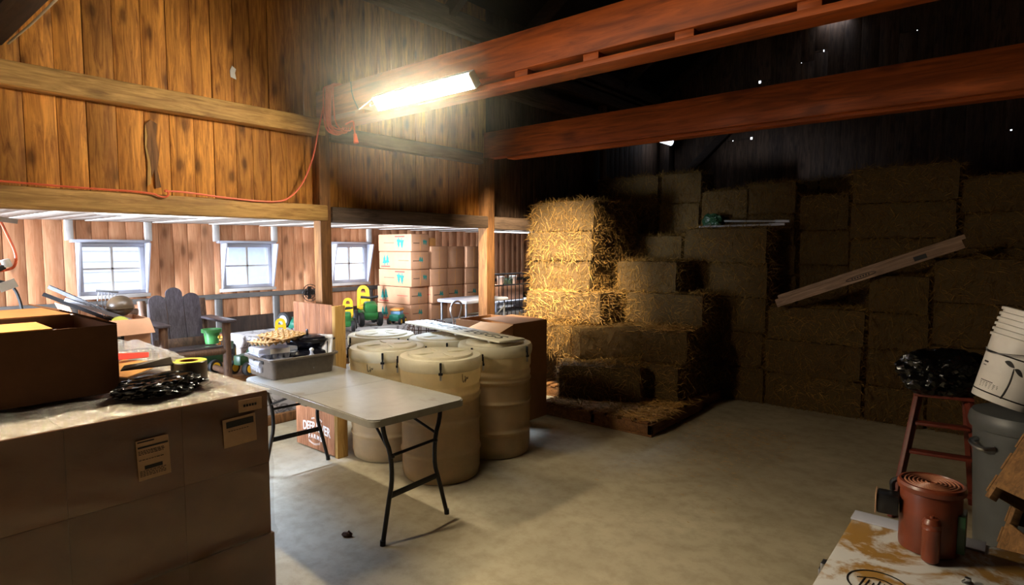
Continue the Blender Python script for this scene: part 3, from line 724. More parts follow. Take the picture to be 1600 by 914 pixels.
# cardboard box of rails on the table
t = thing('cardboard_box', 'open cardboard box full of metal rails on the low log table', 'box', (-5.36, 1.53, 0.879), R(-2))
w, d, h = 0.235, 0.2, 0.23
mb = MB(); mb.bb(-d, d, -w, w, 0, 0.006); mb.bb(d - .006, d, -w, w, 0, h); mb.bb(-d, -d + .006, -w, w, 0, h); mb.bb(-d, d, -w, -w + .006, 0, h); mb.bb(-d, d, w - .006, w, 0, h)
mb.build('box_body', M['kraft_pink'], t)
mb = MB(); mb.panel((d, -w + .02, h), (d, w, h), (d + .05, w + .02, h - .11), (d + .05, -w + .02, h - .12), 0.005); mb.build('flap', M['kraft_pink'], t)
mb = MB(); mb.panel((d, -w, h), (-d, -w, h), (-d, -w - .05, h + .13), (d, -w - .04, h + .12), 0.005); mb.build('flap', M['kraft_pink'], t)
mb = MB(); mb.bb(d + .001, d + .003, -0.02, 0.055, 0.0, 0.17); mb.build('black_tape', M['ink'], t)
mb = MB(); mb.tube([(d + .004, -0.005, 0.075), (d + .004, 0.005, 0.062), (d + .004, 0.03, 0.062), (d + .004, 0.042, 0.076)], .003, 5, smooth=1); mb.bb(d + .002, d + .004, 0.005, 0.032, .1, .106); mb.build('tape_mark', M['white_ink'], t)
mb = MB(); mb.box((d - 0.1, -w - 0.035, h + 0.08), (0.06, 0.003, 0.075), (R(-18), 0, 0)); mb.build('address_label', M['paper'], t)
def rail(label, p0, p1, w, mat, holes=True):
    p0 = Vector(p0); p1 = Vector(p1); t = thing('metal_rail', label, 'rail', p0)
    d = p1 - p0; q = d.to_track_quat('X', 'Z').to_euler(); L = d.length
    mb = MB(); mb.box((L / 2, 0, 0), (L, w, 0.004)); mb.box((L / 2, w / 2, -0.012), (L, 0.004, 0.025)); mb.box((L / 2, -w / 2, -0.012), (L, 0.004, 0.025))
    mb.build('channel', mat, t, rot=q)
    if holes:
        mb = MB()
        for k in range(12): mb.lathe([(0.007, 0), (0.007, 0.0015)], 8, (L * (0.52 + 0.035 * k), 0.012 * (-1) ** k, 0.0022))
        mb.build('hole_pattern', M['ink'], t, rot=q)
rail('longest grey metal rail leaning out of the box of rails', (-5.42, 1.70, 1.075), (-5.62, 1.24, 1.37), 0.035, M['dull_steel'])
rail('punched metal rail lying across the box of rails, in front', (-5.32, 1.73, 1.07), (-5.58, 1.33, 1.27), 0.03, M['dull_steel'])
rail('thin dark rail behind the other rails in the box', (-5.50, 1.66, 1.06), (-5.70, 1.22, 1.31), 0.025, M['black_metal'], False)
mb = MB(); mb.ball((0, 0, 0), (0.095, 0.095, 0.085), 3); mb.lathe([(0.088, -.02), (0.1, -.018), (0.1, -.01), (0.086, -.008)], 24, (0, 0, 0.0))
tag(mb.build('bowl', M['tape_brown'], loc=(-5.48, 1.66, 1.19)), 'upturned dark brown bowl on top of the box of rails', 'bowl')
t = thing('wire_basket', 'small grey wire frame standing behind the box of rails', 'basket', (-5.52, 1.585, 1.10))
mb = MB()
for k in range(6):
    y = -0.07 + k * 0.028; mb.tube([(0, y * 0.35, 0), (0, y, 0.12), (0, y * 0.8, 0.2)], 0.0035, 5)
mb.tube([(0, -.07, .12), (0, .07, .11)], 0.004, 5); mb.box((0, 0, 0.21), (0.02, 0.16, 0.018), (R(-8), 0, 0), 0.004); mb.build('frame', M['dull_steel'], t)
mb = MB(); mb.lathe([(0.07, 0), (0.075, 0.01), (0.07, 0.02)], 24, rot=(0, R(75), 0)); 
for s_ in (-.015, .015): mb.box((0.021, s_, 0.015), (0.004, 0.008, 0.03), (0, 0, 0))
tag(mb.build('round_disc', M['tape_green'], loc=(-5.30, 1.60, 1.05)), 'pale yellow disc with two dark slots in the box of rails', 'disc')
# pan or barrow rim
t = thing('wheelbarrow', 'dark wheelbarrow tray with a shiny rim at the far left', 'wheelbarrow', (-4.95, 0.93, 0.0))
mb = MB(); mb.lathe([(0.12, 0.78), (0.2, 0.98), (0.27, 1.12), (0.255, 1.12), (0.19, 0.99), (0.11, 0.80)], 28, sx=1.5, sy=0.95, cap1=False); mb.build('tray', M['black_metal'], t)
mb = MB(); mb.tube([(0.27 * 1.5 * math.cos(a), 0.27 * 0.95 * math.sin(a), 1.12) for a in [2 * PI * k / 32 for k in range(32)]], 0.008, 6, True); mb.build('rim', M['steel'], t)
for s_ in (-1, 1):
    mb = MB(); mb.cyl((0.1 * s_, 0, 0.8), (0.22 * s_, 0.05, 0.0), 0.014); mb.build('leg', M['black_metal'], t)

# toys
def wheel(mb_t, mb_h, c, r, w, axis='y'):
    rot = (R(90), 0, 0) if axis == 'y' else (0, R(90), 0)
    pr = [(r * .62, -w / 2), (r * .92, -w / 2), (r, -w * .3), (r, w * .3), (r * .92, w / 2), (r * .62, w / 2)]
    mb_t.lathe(pr, 20, c, rot); mb_h.lathe([(r * .2, -w * .56), (r * .6, -w * .52), (r * .6, w * .52), (r * .2, w * .56)], 16, c, rot)
def tractor(label, loc, rz, k, body, seat, canopy=False):
    """small ride-on tractor, x forward"""
    t = thing('toy_tractor', label, 'toy tractor', loc, rz, 'ride-on toy tractors')
    mb = MB(); mb.box((0.13 * k, 0, 0.19 * k), (0.26 * k, 0.12 * k, 0.13 * k), (0, 0, 0), 0.02 * k); mb.box((-0.1 * k, 0, 0.15 * k), (0.24 * k, 0.16 * k, 0.06 * k), (0, 0, 0), 0.015 * k); mb.build('body', body, t)
    mb = MB()
    for s_ in (-1, 1): mb.tube([(-0.2 * k, s_ * .11 * k, 0.18 * k), (-0.17 * k, s_ * .11 * k, 0.27 * k), (-0.08 * k, s_ * .11 * k, 0.29 * k), (-0.01 * k, s_ * .11 * k, 0.2 * k)], 0.025 * k, 6, smooth=1)
    mb.build('fender', body, t)
    mb = MB(); mb.box((-0.1 * k, 0, 0.23 * k), (0.13 * k, 0.13 * k, 0.04 * k), (0, 0, 0), 0.012 * k); mb.box((-0.17 * k, 0, 0.3 * k), (0.035 * k, 0.13 * k, 0.13 * k), (0, R(-10), 0), 0.012 * k); mb.build('seat', seat, t)
    mb = MB(); mb.cyl((0.03 * k, 0, 0.24 * k), (-0.02 * k, 0, 0.33 * k), 0.008 * k); mb.tube([(-0.02 * k + .02 * k * math.cos(a), .055 * k * math.sin(a), .33 * k + .02 * k * math.cos(a)) for a in [2 * PI * q / 14 for q in range(14)]], 0.008 * k, 5, True); mb.build('steering_wheel', M['black_plastic'], t)
    for x, r in ((-0.12, 0.13), (0.2, 0.085)):
        for s_ in (-1, 1):
            a, b = MB(), MB(); wheel(a, b, (x * k, s_ * .12 * k, r * k), r * k, .07 * k)
            o = a.build('wheel', M['rubber'], t); b.build('hub', M['yellow'], o)
    return t
tractor('green toy tractor with yellow wheels right beside the log chair leg', (-5.42, 2.70, 0.5), R(-70), 0.72, M['dark_green'], M['dark_green'])
tractor('green toy tractor with an orange seat behind the egg trays', (-5.95, 2.66, 0.5), R(-30), 0.75, M['dark_green'], M['orange_toy'])
t = thing('toy_trailer', 'green toy trailer with a yellow top under the log chair', 'toy trailer', (-5.72, 2.42, 0.5), R(-80))
mb = MB(); mb.box((0, 0, 0.13), (0.26, 0.18, 0.09), (0, 0, 0), 0.015); mb.build('body', M['dark_green'], t)
mb = MB(); mb.box((0, 0, 0.2), (0.27, 0.19, 0.05), (0, 0, 0), 0.012); mb.build('top', M['yellow'], t)
for s_ in (-1, 1):
    a, b = MB(), MB(); wheel(a, b, (0.0, s_ * .115, .065), .065, .04); o = a.build('wheel', M['rubber'], t); b.build('hub', M['yellow'], o)
t = thing('bucket', 'small green plastic bucket on the seat corner of the log chair', 'bucket', (-5.50, 2.375, 0.798))
mb = MB(); mb.lathe([(0.055, 0), (0.066, 0.09), (0.066, 0.1), (0.085, 0.102), (0.087, 0.13), (0.078, 0.13), (0.062, 0.1), (0.05, 0.01)], 24, cap1=False); mb.build('tub', M['pot_green'], t)
mb = MB(); mb.lathe([(0.0, 0), (0.016, 0.0), (0.016, 0.006), (0, 0.006)], 12, (0.058, 0.036, 0.06), (0, R(85), R(30)), False, False); mb.build('round_sticker', M['yellow'], t)
def seat_back(t, c, k, rz=0.0):
    """yellow chair back with a hand hole"""
    mb = MB(); n = 14
    out = [(-.08 * k, 0), (-.07 * k, .2 * k)] + [(.07 * k * math.cos(a) * -1, .2 * k + .07 * k * math.sin(a)) for a in [PI * q / n for q in range(1, n)]] + [(.07 * k, .2 * k), (.08 * k, 0)]
    for s_ in (-1, 1): mb.prism([(s_ * .035 * k, 0), (s_ * .08 * k, 0), (s_ * .07 * k, .2 * k), (s_ * .03 * k, .2 * k)], .03 * k)
    mb.prism([(-.05 * k, .04 * k), (.05 * k, .04 * k), (.05 * k, .11 * k), (-.05 * k, .11 * k)], .03 * k)
    a = [PI * q / n for q in range(n + 1)]
    mb.prism([(.07 * k * math.cos(q), .2 * k + .075 * k * math.sin(q)) for q in a] + [(-.03 * k * math.cos(q), .2 * k + .035 * k * math.sin(q)) for q in a], .03 * k)
    mb.prism([(-.035 * k, .145 * k), (.035 * k, .145 * k), (.035 * k, .185 * k), (-.035 * k, .185 * k)], .03 * k)
    mb.move((0, 0, 0), (R(90), 0, R(90))); mb.move(c, (0, R(-10), rz)); mb.build('seat_back', M['yellow'], t)
def ride_on(label, loc, rz, k=1.0):
    t = thing('ride_on_toy', label, 'ride-on toy', loc, rz, 'ride-on toys on the ledge')
    mb = MB(); mb.box((0.08 * k, 0, 0.1 * k), (0.34 * k, 0.14 * k, 0.09 * k), (0, 0, 0), 0.03 * k); mb.box((0.2 * k, 0, 0.17 * k), (0.12 * k, 0.12 * k, 0.1 * k), (0, R(20), 0), 0.025 * k); mb.build('body', M['green'], t)
    mb = MB(); mb.box((-0.02 * k, 0, 0.155 * k), (0.14 * k, 0.13 * k, 0.03 * k), (0, 0, 0), 0.01 * k); mb.build('seat', M['yellow'], t)
    seat_back(t, (-0.11 * k, 0, 0.14 * k), 0.8 * k)
    mb = MB(); mb.tube([(0.16 * k, -.08 * k, .27 * k), (0.17 * k, 0, .26 * k), (0.16 * k, .08 * k, .27 * k)], .012 * k, 6); mb.build('handlebar', M['black_plastic'], t)
    for x in (-0.06, 0.2):
        for s_ in (-1, 1):
            a, b = MB(), MB(); wheel(a, b, (x * k, s_ * .085 * k, .065 * k), .065 * k, .04 * k); o = a.build('wheel', M['rubber'], t); b.build('hub', M['dull_steel'], o)
    return t
ride_on('green ride-on toy with a tall yellow back, left of the carton stack', (-5.92, 4.36, 0.752), R(-25), 1.25)
ride_on('lower green ride-on toy with a yellow back, beside the wooden farm sign', (-5.64, 3.90, 0.752), R(-40), 0.95)
t = thing('toy_car', 'small toy car with an orange roof and pale blue window near the cartons', 'toy car', (-5.62, 4.58, 0.752), R(-60))
mb = MB(); mb.box((0, 0, 0.08), (0.22, 0.13, 0.08), (0, 0, 0), 0.025); mb.build('body', M['teal'], t)
mb = MB(); mb.box((-0.01, 0, 0.135), (0.13, 0.12, 0.05), (0, 0, 0), 0.015); mb.build('window_band', M['blue_toy'], t)
mb = MB(); mb.box((-0.01, 0, 0.172), (0.15, 0.13, 0.028), (0, 0, 0), 0.01); mb.build('roof', M['orange_toy'], t)
for x in (-.07, .07):
    for s_ in (-1, 1):
        a, b = MB(), MB(); wheel(a, b, (x, s_ * .07, .04), .04, .03); o = a.build('wheel', M['rubber'], t); b.build('hub', M['yellow'], o)
t = thing('toy_mower', 'green and yellow toy mower lying on its side by the window wall', 'toy mower', (-5.85, 3.42, 0.752), R(20))
mb = MB(); mb.ball((0, 0, 0.1), (0.13, 0.1, 0.08), 2); mb.build('body', M['teal'], t)
mb = MB(); mb.lathe([(0.05, 0), (0.07, 0.02), (0.07, 0.07), (0.045, 0.09)], 20, (0.02, 0.12, 0.16), (R(40), R(30), 0)); mb.build('yellow_cap', M['yellow'], t)
mb = MB(); mb.lathe([(0.05, 0), (0.075, 0.01), (0.075, 0.05), (0.05, 0.06)], 20, (0.03, 0.1, 0.1), (R(40), R(30), 0)); mb.build('green_ring', M['green'], t)
a, b = MB(), MB(); wheel(a, b, (-0.1, -0.08, 0.14), .085, .05); wheel(a, b, (0.04, -0.06, 0.06), .06, .04)
o = a.build('wheel', M['rubber'], t); b.build('hub', M['dull_steel'], o)
t = thing('toy_chair', 'yellow plastic toy seat back standing behind the egg trays', 'toy seat', (-5.62, 3.10, 0.752), R(-30))
seat_back(t, (0, 0, 0.0), 0.72); mb = MB(); mb.box((0.07, 0, 0.02), (0.16, 0.12, 0.03), (0, 0, 0), 0.01); mb.build('seat', M['yellow'], t)
t = thing('wire_fan', 'small black wire fan hung on the wall beside the timber post', 'fan', (WX + 0.06, 3.87, 1.13))
mb = MB()
for r in (0.04, 0.07, 0.1): mb.tube([(0.02, r * math.cos(a), r * math.sin(a)) for a in [2 * PI * k / 20 for k in range(20)]], 0.004, 5, True)
for k in range(10): mb.cyl((0.02, 0, 0), (0.02, .1 * math.cos(k * PI / 5), .1 * math.sin(k * PI / 5)), 0.0025, n=5)
mb.build('guard', M['black_metal'], t)
mb = MB()
for k in range(4): mb.box((0, .045 * math.cos(k * PI / 2), .045 * math.sin(k * PI / 2)), (0.006, 0.06, 0.05), (k * PI / 2, 0, R(12)))
mb.build('blades', M['black_plastic'], t)
mb = MB(); mb.lathe([(0.035, -.055), (0.035, 0)], 14, (0, 0, 0), (0, R(90), 0)); mb.build('motor', M['black_plastic'], t)

# ---- stacked printed cartons
def carton(first, label, loc, sx, sy, sz, rz, flip, prints):
    t = thing('carton', label, 'carton', loc, rz, 'printed cartons stacked in the lean-to')
    mb = MB(); mb.box((0, 0, sz / 2), (sx, sy, sz), (0, 0, 0), 0.012, 2); mb.build('carton_body', M['kraft_pink'], t)
    mb = MB(); mb.bb(sx / 2 - .001, sx / 2 + .001, -sy * .3, sy * .3, sz - .05, sz - .047); mb.bb(sx / 2 - .001, sx / 2 + .001, -.004, .004, .01, sz - .01); mb.build('fold_line', M['kraft_orange'], t)
    if prints:
        f = -1 if flip else 1
        def tree(mb, x, z, k, plane):
            pts = [(0, .5 * k), (.17 * k, .12 * k), (.12 * k, .13 * k), (.27 * k, -.24 * k), (.05 * k, -.22 * k), (.05 * k, -.42 * k), (-.05 * k, -.42 * k), (-.05 * k, -.22 * k), (-.27 * k, -.24 * k), (-.12 * k, .13 * k), (-.17 * k, .12 * k)]
            pts = [(p[0], p[1] * f) for p in pts]
            if plane == 'y': mb.prism(pts, .002, (x, -sy / 2, z), (R(90), 0, 0))
            else: mb.prism(pts, .002, (sx / 2 - .0005, x, z), (R(90), 0, R(90)))
        mb = MB(); tx = .08 if f < 0 else -.2; k = sz * .72
        for q in (0, .055): tree(mb, tx + q * 1.1, sz * (.5 - .03 * f) + q * .15 * f, k, 'y')
        tree(mb, .0 if f > 0 else .06, sz * .55, k * .5, 'x'); tree(mb, .03 if f > 0 else .09, sz * .53, k * .5, 'x'); mb.build('tree_print', M['green_ink'], t)
        mb = MB(); mb.bb(tx - .07, tx + .11, -sy / 2 - .001, -sy / 2, sz * (.5 - .36 * f) - .008, sz * (.5 - .36 * f) + .008)
        for q in range(9): mb.bb(-tx - .12 + q * .022, -tx - .105 + q * .022, -sy / 2 - .001, -sy / 2, sz * .5 - .005, sz * .5 + .005)
        mb.build('red_print', M['red_ink'], t)
        mb = MB()
        for q in range(5): mb.bb(sx / 2 - .001, sx / 2 + .001, -.11 + q * .02, -.098 + q * .02, sz * .45, sz * .45 + .012)
        mb.build('dark_print', M['ink'], t)
    return t
rc = random.Random(11); sz = 0.212
rows = ['bottom', 'second', 'middle', 'fourth', 'top']
for r_ in range(5):
    carton(0, 'printed carton with green trees, %s row at the window end of the stack' % rows[r_], (-5.86 + rc.uniform(-.015, .015) - (.04 if r_ < 2 else 0), 4.90 + rc.uniform(-.01, .01), 0.752 + r_ * (sz + .003)), 0.62, 0.29, sz, R(rc.uniform(-2.5, 2.5)), r_ in (2, 4), True)
cols = ['second', 'third', 'fourth']
for c_ in range(3):
    for r_ in range(3):
        carton(0, 'plain brown carton, %s row, %s from the window end of the stack' % (rows[r_], cols[c_]), (-5.86 + rc.uniform(-.02, .02), 5.21 + c_ * .305, 0.752 + r_ * (sz + .003)), 0.62, 0.28, sz, R(rc.uniform(-2, 2)), False, r_ == 1)
for c_ in range(3):
    z0 = 0.752 + 3 * (sz + .003)
    carton(0, 'upright brown carton on top of the stack, %s from the window end' % cols[c_], (-5.86 + rc.uniform(-.02, .02), 5.21 + c_ * .305, z0), 0.62, 0.28, 0.28, R(rc.uniform(-2, 2)), False, False)
mb = MB(); mb.box((0, 0, .05), (0.3, 0.1, 0.1), (0, 0, 0), .004)
tag(mb.build('wood_block', M['kraft_orange'], loc=(-5.76, 5.16, 0.752 + 3 * (sz + .003) + .281)), 'short orange wood block lying on the upright cartons', 'block')
# white folding table and chrome handle cart
t = thing('folding_table', 'small white folding table in front of the brown cartons', 'table', (-4.95, 5.15, 0))
mb = MB(); mb.bb(-.24, .24, -.32, .42, 1.02, 1.06, 0.012); mb.build('tabletop', M['white_paint'], t)
for x in (-.2, .2):
    for y in (-.28, .38):
        mb = MB(); mb.cyl((x, y, 0), (x, y, 1.02), 0.014, n=10); mb.build('leg', M['dull_steel'], t)
mb = MB(); mb.cyl((.2, -.28, .5), (.2, .38, .95), 0.01, n=8); mb.cyl((.2, -.28, .9), (.2, .1, .9), 0.01, n=8); mb.build('brace', M['dull_steel'], t)
t = thing('hand_truck', 'chrome tube handle of a hand truck beside the small white table', 'hand truck', (-4.62, 4.60, 0))
mb = MB(); mb.tube([(0, -.05, 0.25), (0, -.05, .85), (0, -.11, .98), (0, -.08, 1.07), (0, .04, 1.08), (0, .08, 1.0), (0, .0, .85), (0, -.01, .25)], 0.012, 8, smooth=2); mb.build('handle', M['steel'], t)
mb = MB(); mb.bb(-.02, .18, -.16, .12, 0.0, .012, .003); mb.bb(-.02, 0, -.14, -.11, 0, .3); mb.bb(-.02, 0, .06, .09, 0, .3); mb.bb(-.015, .0, -.14, .09, .24, .28); mb.build('toe_plate', M['dull_steel'], t)
# barred gate and planter behind it
t = thing('metal_gate', 'upright metal bar gate seen between the post and the straw bales', 'gate', (-5.2, 6.2, 0))
mb = MB(); mb.tube([(0, -.5, 0), (0, -.5, 1.31), (0, .75, 1.31), (0, .75, 0)], 0.014, 8); mb.cyl((0, -.5, 1.16), (0, .75, 1.16), .01, n=8); mb.cyl((0, -.5, .1), (0, .75, .1), .01, n=8); mb.build('frame', M['dull_steel'], t)
for k in range(14):
    mb = MB(); mb.cyl((0, -.42 + k * .085, .1), (0, -.42 + k * .085, 1.31), .006, n=6); mb.build('bar', M['black_metal'], t)
t = thing('side_table', 'low white table holding the planter behind the metal gate', 'table', (-5.72, 6.75, 0.752))
mb = MB(); mb.bb(-.2, .2, -.5, .4, .12, .15, .006); mb.build('tabletop', M['white_paint'], t)
for y in (-.45, .35):
    mb = MB(); mb.bb(-.18, .18, y - .02, y + .02, 0, .12, .004); mb.build('leg', M['white_paint'], t)
t = thing('planter_box', 'wooden planter box with leaves and white pots behind the metal gate', 'planter', (-5.72, 6.7, 0.903))
mb = MB(); mb.bb(-.12, .12, -.25, .25, 0, .22, .006); mb.build('box_body', M['planter'], t)
mb = MB()
for y in (-.12, .16): mb.lathe([(0.045, .22), (0.06, .34)], 16, (0, y, 0))
mb.build('pot', M['white_plastic'], t)
mb = MB(); rl = random.Random(2)
for k in range(60):
    mb.strand(Vector((rl.uniform(-.06, .06), rl.uniform(-.05, .08), .22)), Vector((rl.uniform(-.6, .6), rl.uniform(-.6, .6), 1)), rl.uniform(.08, .16), .008)
mb.build('foliage', M['leaf'], t)

# ------------------------------------------------------------------ farm sign, folding table and what is on it
t = thing('farm_sign', 'brown plank farm sign with white lettering standing behind the folding table', 'sign', (-4.29, 2.70, 0))
mb = MB(); x = -.31; rs = random.Random(8)
while x < .245:
    w = min(rs.uniform(.055, .11), .25 - x); mb.bb(x + .001, x + w - .001, -.045, -.022, .012, 1.21, .002); x += w
mb.build('plank_panel', M['sign_wood'], t)
mb = MB(); mb.bb(.25, .29, -.046, .05, 0, 1.205, .004); mb.build('end_post', M['yellow_pine'], t)
mb = MB(); mb.bb(-.31, -.27, -.021, .05, 0, 1.2, .004); mb.build('end_post', M['yellow_pine'], t)
mb = MB(); mb.bb(-.269, .249, -.021, .015, 1.12, 1.2, .004); mb.bb(-.269, .249, -.021, .015, .05, .13, .004); mb.build('cross_rail', M['yellow_pine'], t)
def arc_text(txt, size, z, x0, x1, bend, name, sp=1.0, bold=0.0):
    mb = text_mb(txt, size, 0.0012, sp, bold)
    xs = [v.co.x for v in mb.bm.verts]; k = (x1 - x0) / (max(xs) - min(xs)); cx = (x0 + x1) / 2
    for v in mb.bm.verts:
        xx = v.co.x * k + cx; v.co = Vector((xx, -.0465 + v.co.z, z + v.co.y + bend * (1 - ((xx - cx) / ((x1 - x0) / 2)) ** 2)))
    o = mb.build(name, M['white_ink'], t, smooth=False); return o
arc_text('DEEP RIVER', .105, .18, -.20, .19, .015, 'lettering', 1.0, .0012)
arc_text('FARMS', .05, .105, -.12, .07, .010, 'lettering', 1.5, .001)
arc_text('est. family', .026, .262, -.07, .08, .012, 'small_lettering', 1.2)
mb = MB(); mb.tube([(-.12, -.0465, .075), (-.04, -.0465, .05), (.045, -.0465, .075)], .0016, 4, smooth=2); mb.tube([(-.12, -.0465, .065), (-.04, -.0465, .042), (.045, -.0465, .065)], .0016, 4, smooth=2); mb.build('swash', M['white_ink'], t)

t = thing('folding_table', 'white plastic folding table with black bent legs in the middle', 'table', (-3.325, 2.285, 0), R(-3))
L2, W2 = .79, .335
def rounded(l, w, r, n=6):
    out = []
    for cx, cy, a0 in ((l - r, w - r, 0), (-l + r, w - r, 90), (-l + r, -w + r, 180), (l - r, -w + r, 270)):
        for k in range(n + 1): a = R(a0 + 90 * k / n); out.append((cx + r * math.cos(a), cy + r * math.sin(a)))
    return out
def half_top(x0, x1):
    pts = [(max(x0, min(x1, p[0])), p[1]) for p in rounded(L2, W2, .05)]
    q = []
    for p in pts:
        if not q or (Vector(p) - Vector(q[-1])).length > 1e-5: q.append(p)
    if (Vector(q[0]) - Vector(q[-1])).length < 1e-5: q.pop()
    return q
for a, b in ((-L2, -.0015), (.0015, L2)):
    mb = MB(); mb.prism(half_top(a, b), .042, (0, 0, .698))
    bmesh.ops.bevel(mb.bm, geom=[e for e in mb.bm.edges if abs(e.verts[0].co.z - .74) < 1e-4 and abs(e.verts[1].co.z - .74) < 1e-4], offset=.008, segments=2, affect='EDGES')
    mb.build('tabletop', M['table'], t, angle=35)
for y in (-.24, .24):
    mb = MB(); mb.bb(-.7, .7, y - .012, y + .012, .672, .697, .002); mb.build('frame_rail', M['black_metal'], t)
for s_ in (-1, 1):
    pos = {}
    for y in (-1, 1):
        x = (.695 if y < 0 else .65) if s_ > 0 else -.72
        k = .84 if y < 0 else 1.0; pos[y] = (x, k * y)
        mb = MB(); mb.tube([(x, y * k * .25, .685), (x + s_ * .005, y * k * .235, .60), (x + s_ * .01, y * k * .20, .52), (x + s_ * .012, y * k * .188, .42), (x + s_ * .012, y * k * .19, .33), (x + s_ * .014, y * k * .215, .25), (x + s_ * .02, y * k * .275, .01)], .0135, 10, smooth=1)
        mb.cyl((x + s_ * .02, y * k * .276, 0), (x + s_ * .02, y * k * .274, .03), .0165); mb.build('leg', M['black_metal'], t)
    (xa, ka), (xb, kb) = pos[-1], pos[1]
    mb = MB(); mb.cyl((xa + s_ * .011, .19 * ka, .49), (xb + s_ * .011, .19 * kb, .49), .0095, n=8)
    for x, k in pos.values(): mb.ball((x + s_ * .02, .19 * k, .49), (.016, .016, .016), 1)
    mb.build('crossbar', M['black_metal'], t)
    mb = MB(); A, B = Vector((xa + s_ * .014, .205 * ka, .265)), Vector((xb + s_ * .014, .205 * kb, .265))
    mb.box((A + B) / 2, ((B - A).length, .008, .035), (0, 0, math.atan2((B - A).y, (B - A).x)), .002); mb.build('crossbar', M['black_metal'], t)
    for x, k in pos.values():
        mb = MB(); mb.cyl((s_ * .35, .1 * k, .68), (x, .205 * k, .53), .008, n=8); mb.build('brace', M['black_metal'], t)
for y in (-.3, .3):
    mb = MB(); mb.bb(-.03, .03, y - .01, y + .01, .675, .697, .002); mb.build('hinge', M['steel'], t)

# dishwashing tub
t = thing('plastic_tub', 'shallow grey brown plastic tub on the left end of the folding table', 'tub', (-4.05, 2.315, .742), R(-3))
a, b, h = .205, .25, .145
mb = MB(); r0 = rounded(a - .02, b - .02, .03); r1 = rounded(a, b, .035)
ring = lambda rr, z: [mb.bm.verts.new((p[0], p[1], z)) for p in rr]
Rg = [ring(r0, 0), ring(r1, h), ring(rounded(a + .018, b + .018, .045), h), ring(rounded(a + .018, b + .018, .045), h - .014), ring(rounded(a + .012, b + .012, .04), h - .014),
      ring(rounded(a + .012, b + .012, .04), h - .004), ring(rounded(a - .006, b - .006, .033), h - .004), ring(rounded(a - .026, b - .026, .028), .006)]
Rg = [Rg[0], Rg[1], Rg[3], Rg[2], Rg[6], Rg[7]]
n = len(r0)
for p, q in zip(Rg, Rg[1:]):
    for i in range(n): mb.bm.faces.new((p[i], p[(i + 1) % n], q[(i + 1) % n], q[i]))
mb.bm.faces.new(Rg[0][::-1]); mb.bm.faces.new(Rg[-1])
for v in [v for v in mb.bm.verts if not v.link_faces]: mb.bm.verts.remove(v)
mb.build('tub_body', M['tub'], t, angle=30)
mb = MB()
for x in (-.045, .045): mb.bb(x - .032, x + .032, -b - .0015, -b + .01, h - .045, h - .022, .002)
mb.build('handle_slot', M['ink'], t)
tub = t
TX, TY, TZ = -4.05, 2.315, .742
# egg cartons and trays in the tub
def egg_carton(loc, rz, label):
    t = thing('egg_carton', label, 'egg carton', loc, rz, 'clear egg cartons in the tub')
    mb = MB()
    for i in range(6):
        for j in range(2): mb.lathe([(.014, 0), (.021, .03), (.023, .038)], 12, (-.115 + .046 * i, -.023 + .046 * j, 0), cap1=False)
    mb.bb(-.145, .145, -.05, .05, .038, .041, .001); mb.build('cups', M['clear_carton'], t)
    mb = MB(); mb.box((0, 0, .062), (.285, .095, .04), (0, 0, 0), .012, 2); mb.build('lid', M['clear_carton'], t)
    mb = MB(); mb.bb(-.06, .08, -.0505, -.049, .04, .075); mb.build('label', M['paper'], t)
    return t
egg_carton((TX - .10, TY - .11, TZ + .035), R(80), 'clear egg carton in the tub, left under the pulp trays')
egg_carton((TX + .0, TY - .13, TZ + .035), R(86), 'clear egg carton in the tub, right under the pulp trays')
egg_carton((TX - .10, TY - .11, TZ + .12), R(84), 'upper clear egg carton on the left, touching the pulp tray')
egg_carton((TX + .0, TY - .12, TZ + .12), R(82), 'upper clear egg carton on the right with a paper label')
def egg_tray(loc, rot, label):
    t = thing('egg_tray', label, 'egg tray', loc, 0, 'pulp egg trays in the tub', rot)
    n = 5; s_ = .26; N = 60
    def f(u, v):
        x, y = (u - .5) * s_, (v - .5) * s_
        k = math.sin(u * n * PI) ** 2 * math.sin(v * n * PI) ** 2
        p = abs(math.cos(u * n * PI)) ** 6 * abs(math.cos(v * n * PI)) ** 6
        e = 1 if (0.03 < u < .97 and .03 < v < .97) else 0
        return (x, y, .02 - .028 * k * e + .019 * p * e)
    mb = MB(); mb.sheet(f, N, N)
    o = mb.build('tray', M['pulp'], t); sm = o.modifiers.new('th', 'SOLIDIFY'); sm.thickness = .003; sm.offset = 1
    return t
egg_tray((TX - .055, TY - .105, TZ + .225), (R(2), R(-3), R(4)), 'tan pulp egg tray lying lowest on the clear cartons')
egg_tray((TX - .045, TY - .04, TZ + .258), (R(3), R(4), R(18)), 'upper tan pulp egg tray, turned slightly toward the black pans')
# black roasting pans
def pan(label, loc, rx, ry, h):
    t = thing('roasting_pan', label, 'pan', loc, R(60), 'black enamel roasting pans')
    mb = MB(); mb.lathe([(.75, 0), (.9, .02), (.97, h * .55), (.97, h * .6), (1.04, h * .62), (1.04, h * .68), (.96, h * .7), (.9, h * .86), (.6, h), (.0, h + .005)], 32, sx=1, sy=1, cap1=False)
    for v in mb.bm.verts: v.co.x *= rx; v.co.y *= ry
    mb.build('pan_body', M['black_enamel'], t)
    for s_ in (-1, 1):
        mb = MB(); mb.tube([(s_ * rx * .98, -.04, h * .55), (s_ * (rx + .035), -.03, h * .6), (s_ * (rx + .035), .03, h * .6), (s_ * rx * .98, .04, h * .55)], .008, 8, smooth=2); mb.build('handle', M['black_enamel'], t)
    return t, mb
pan('lower black enamel roasting pan in the tub beside the egg trays', (TX + .035, TY + .115, TZ + .05), .165, .11, .12)
t, _ = pan('upper black enamel roasting pan stacked on the other pan', (TX + .025, TY + .115, TZ + .177), .16, .105, .09)
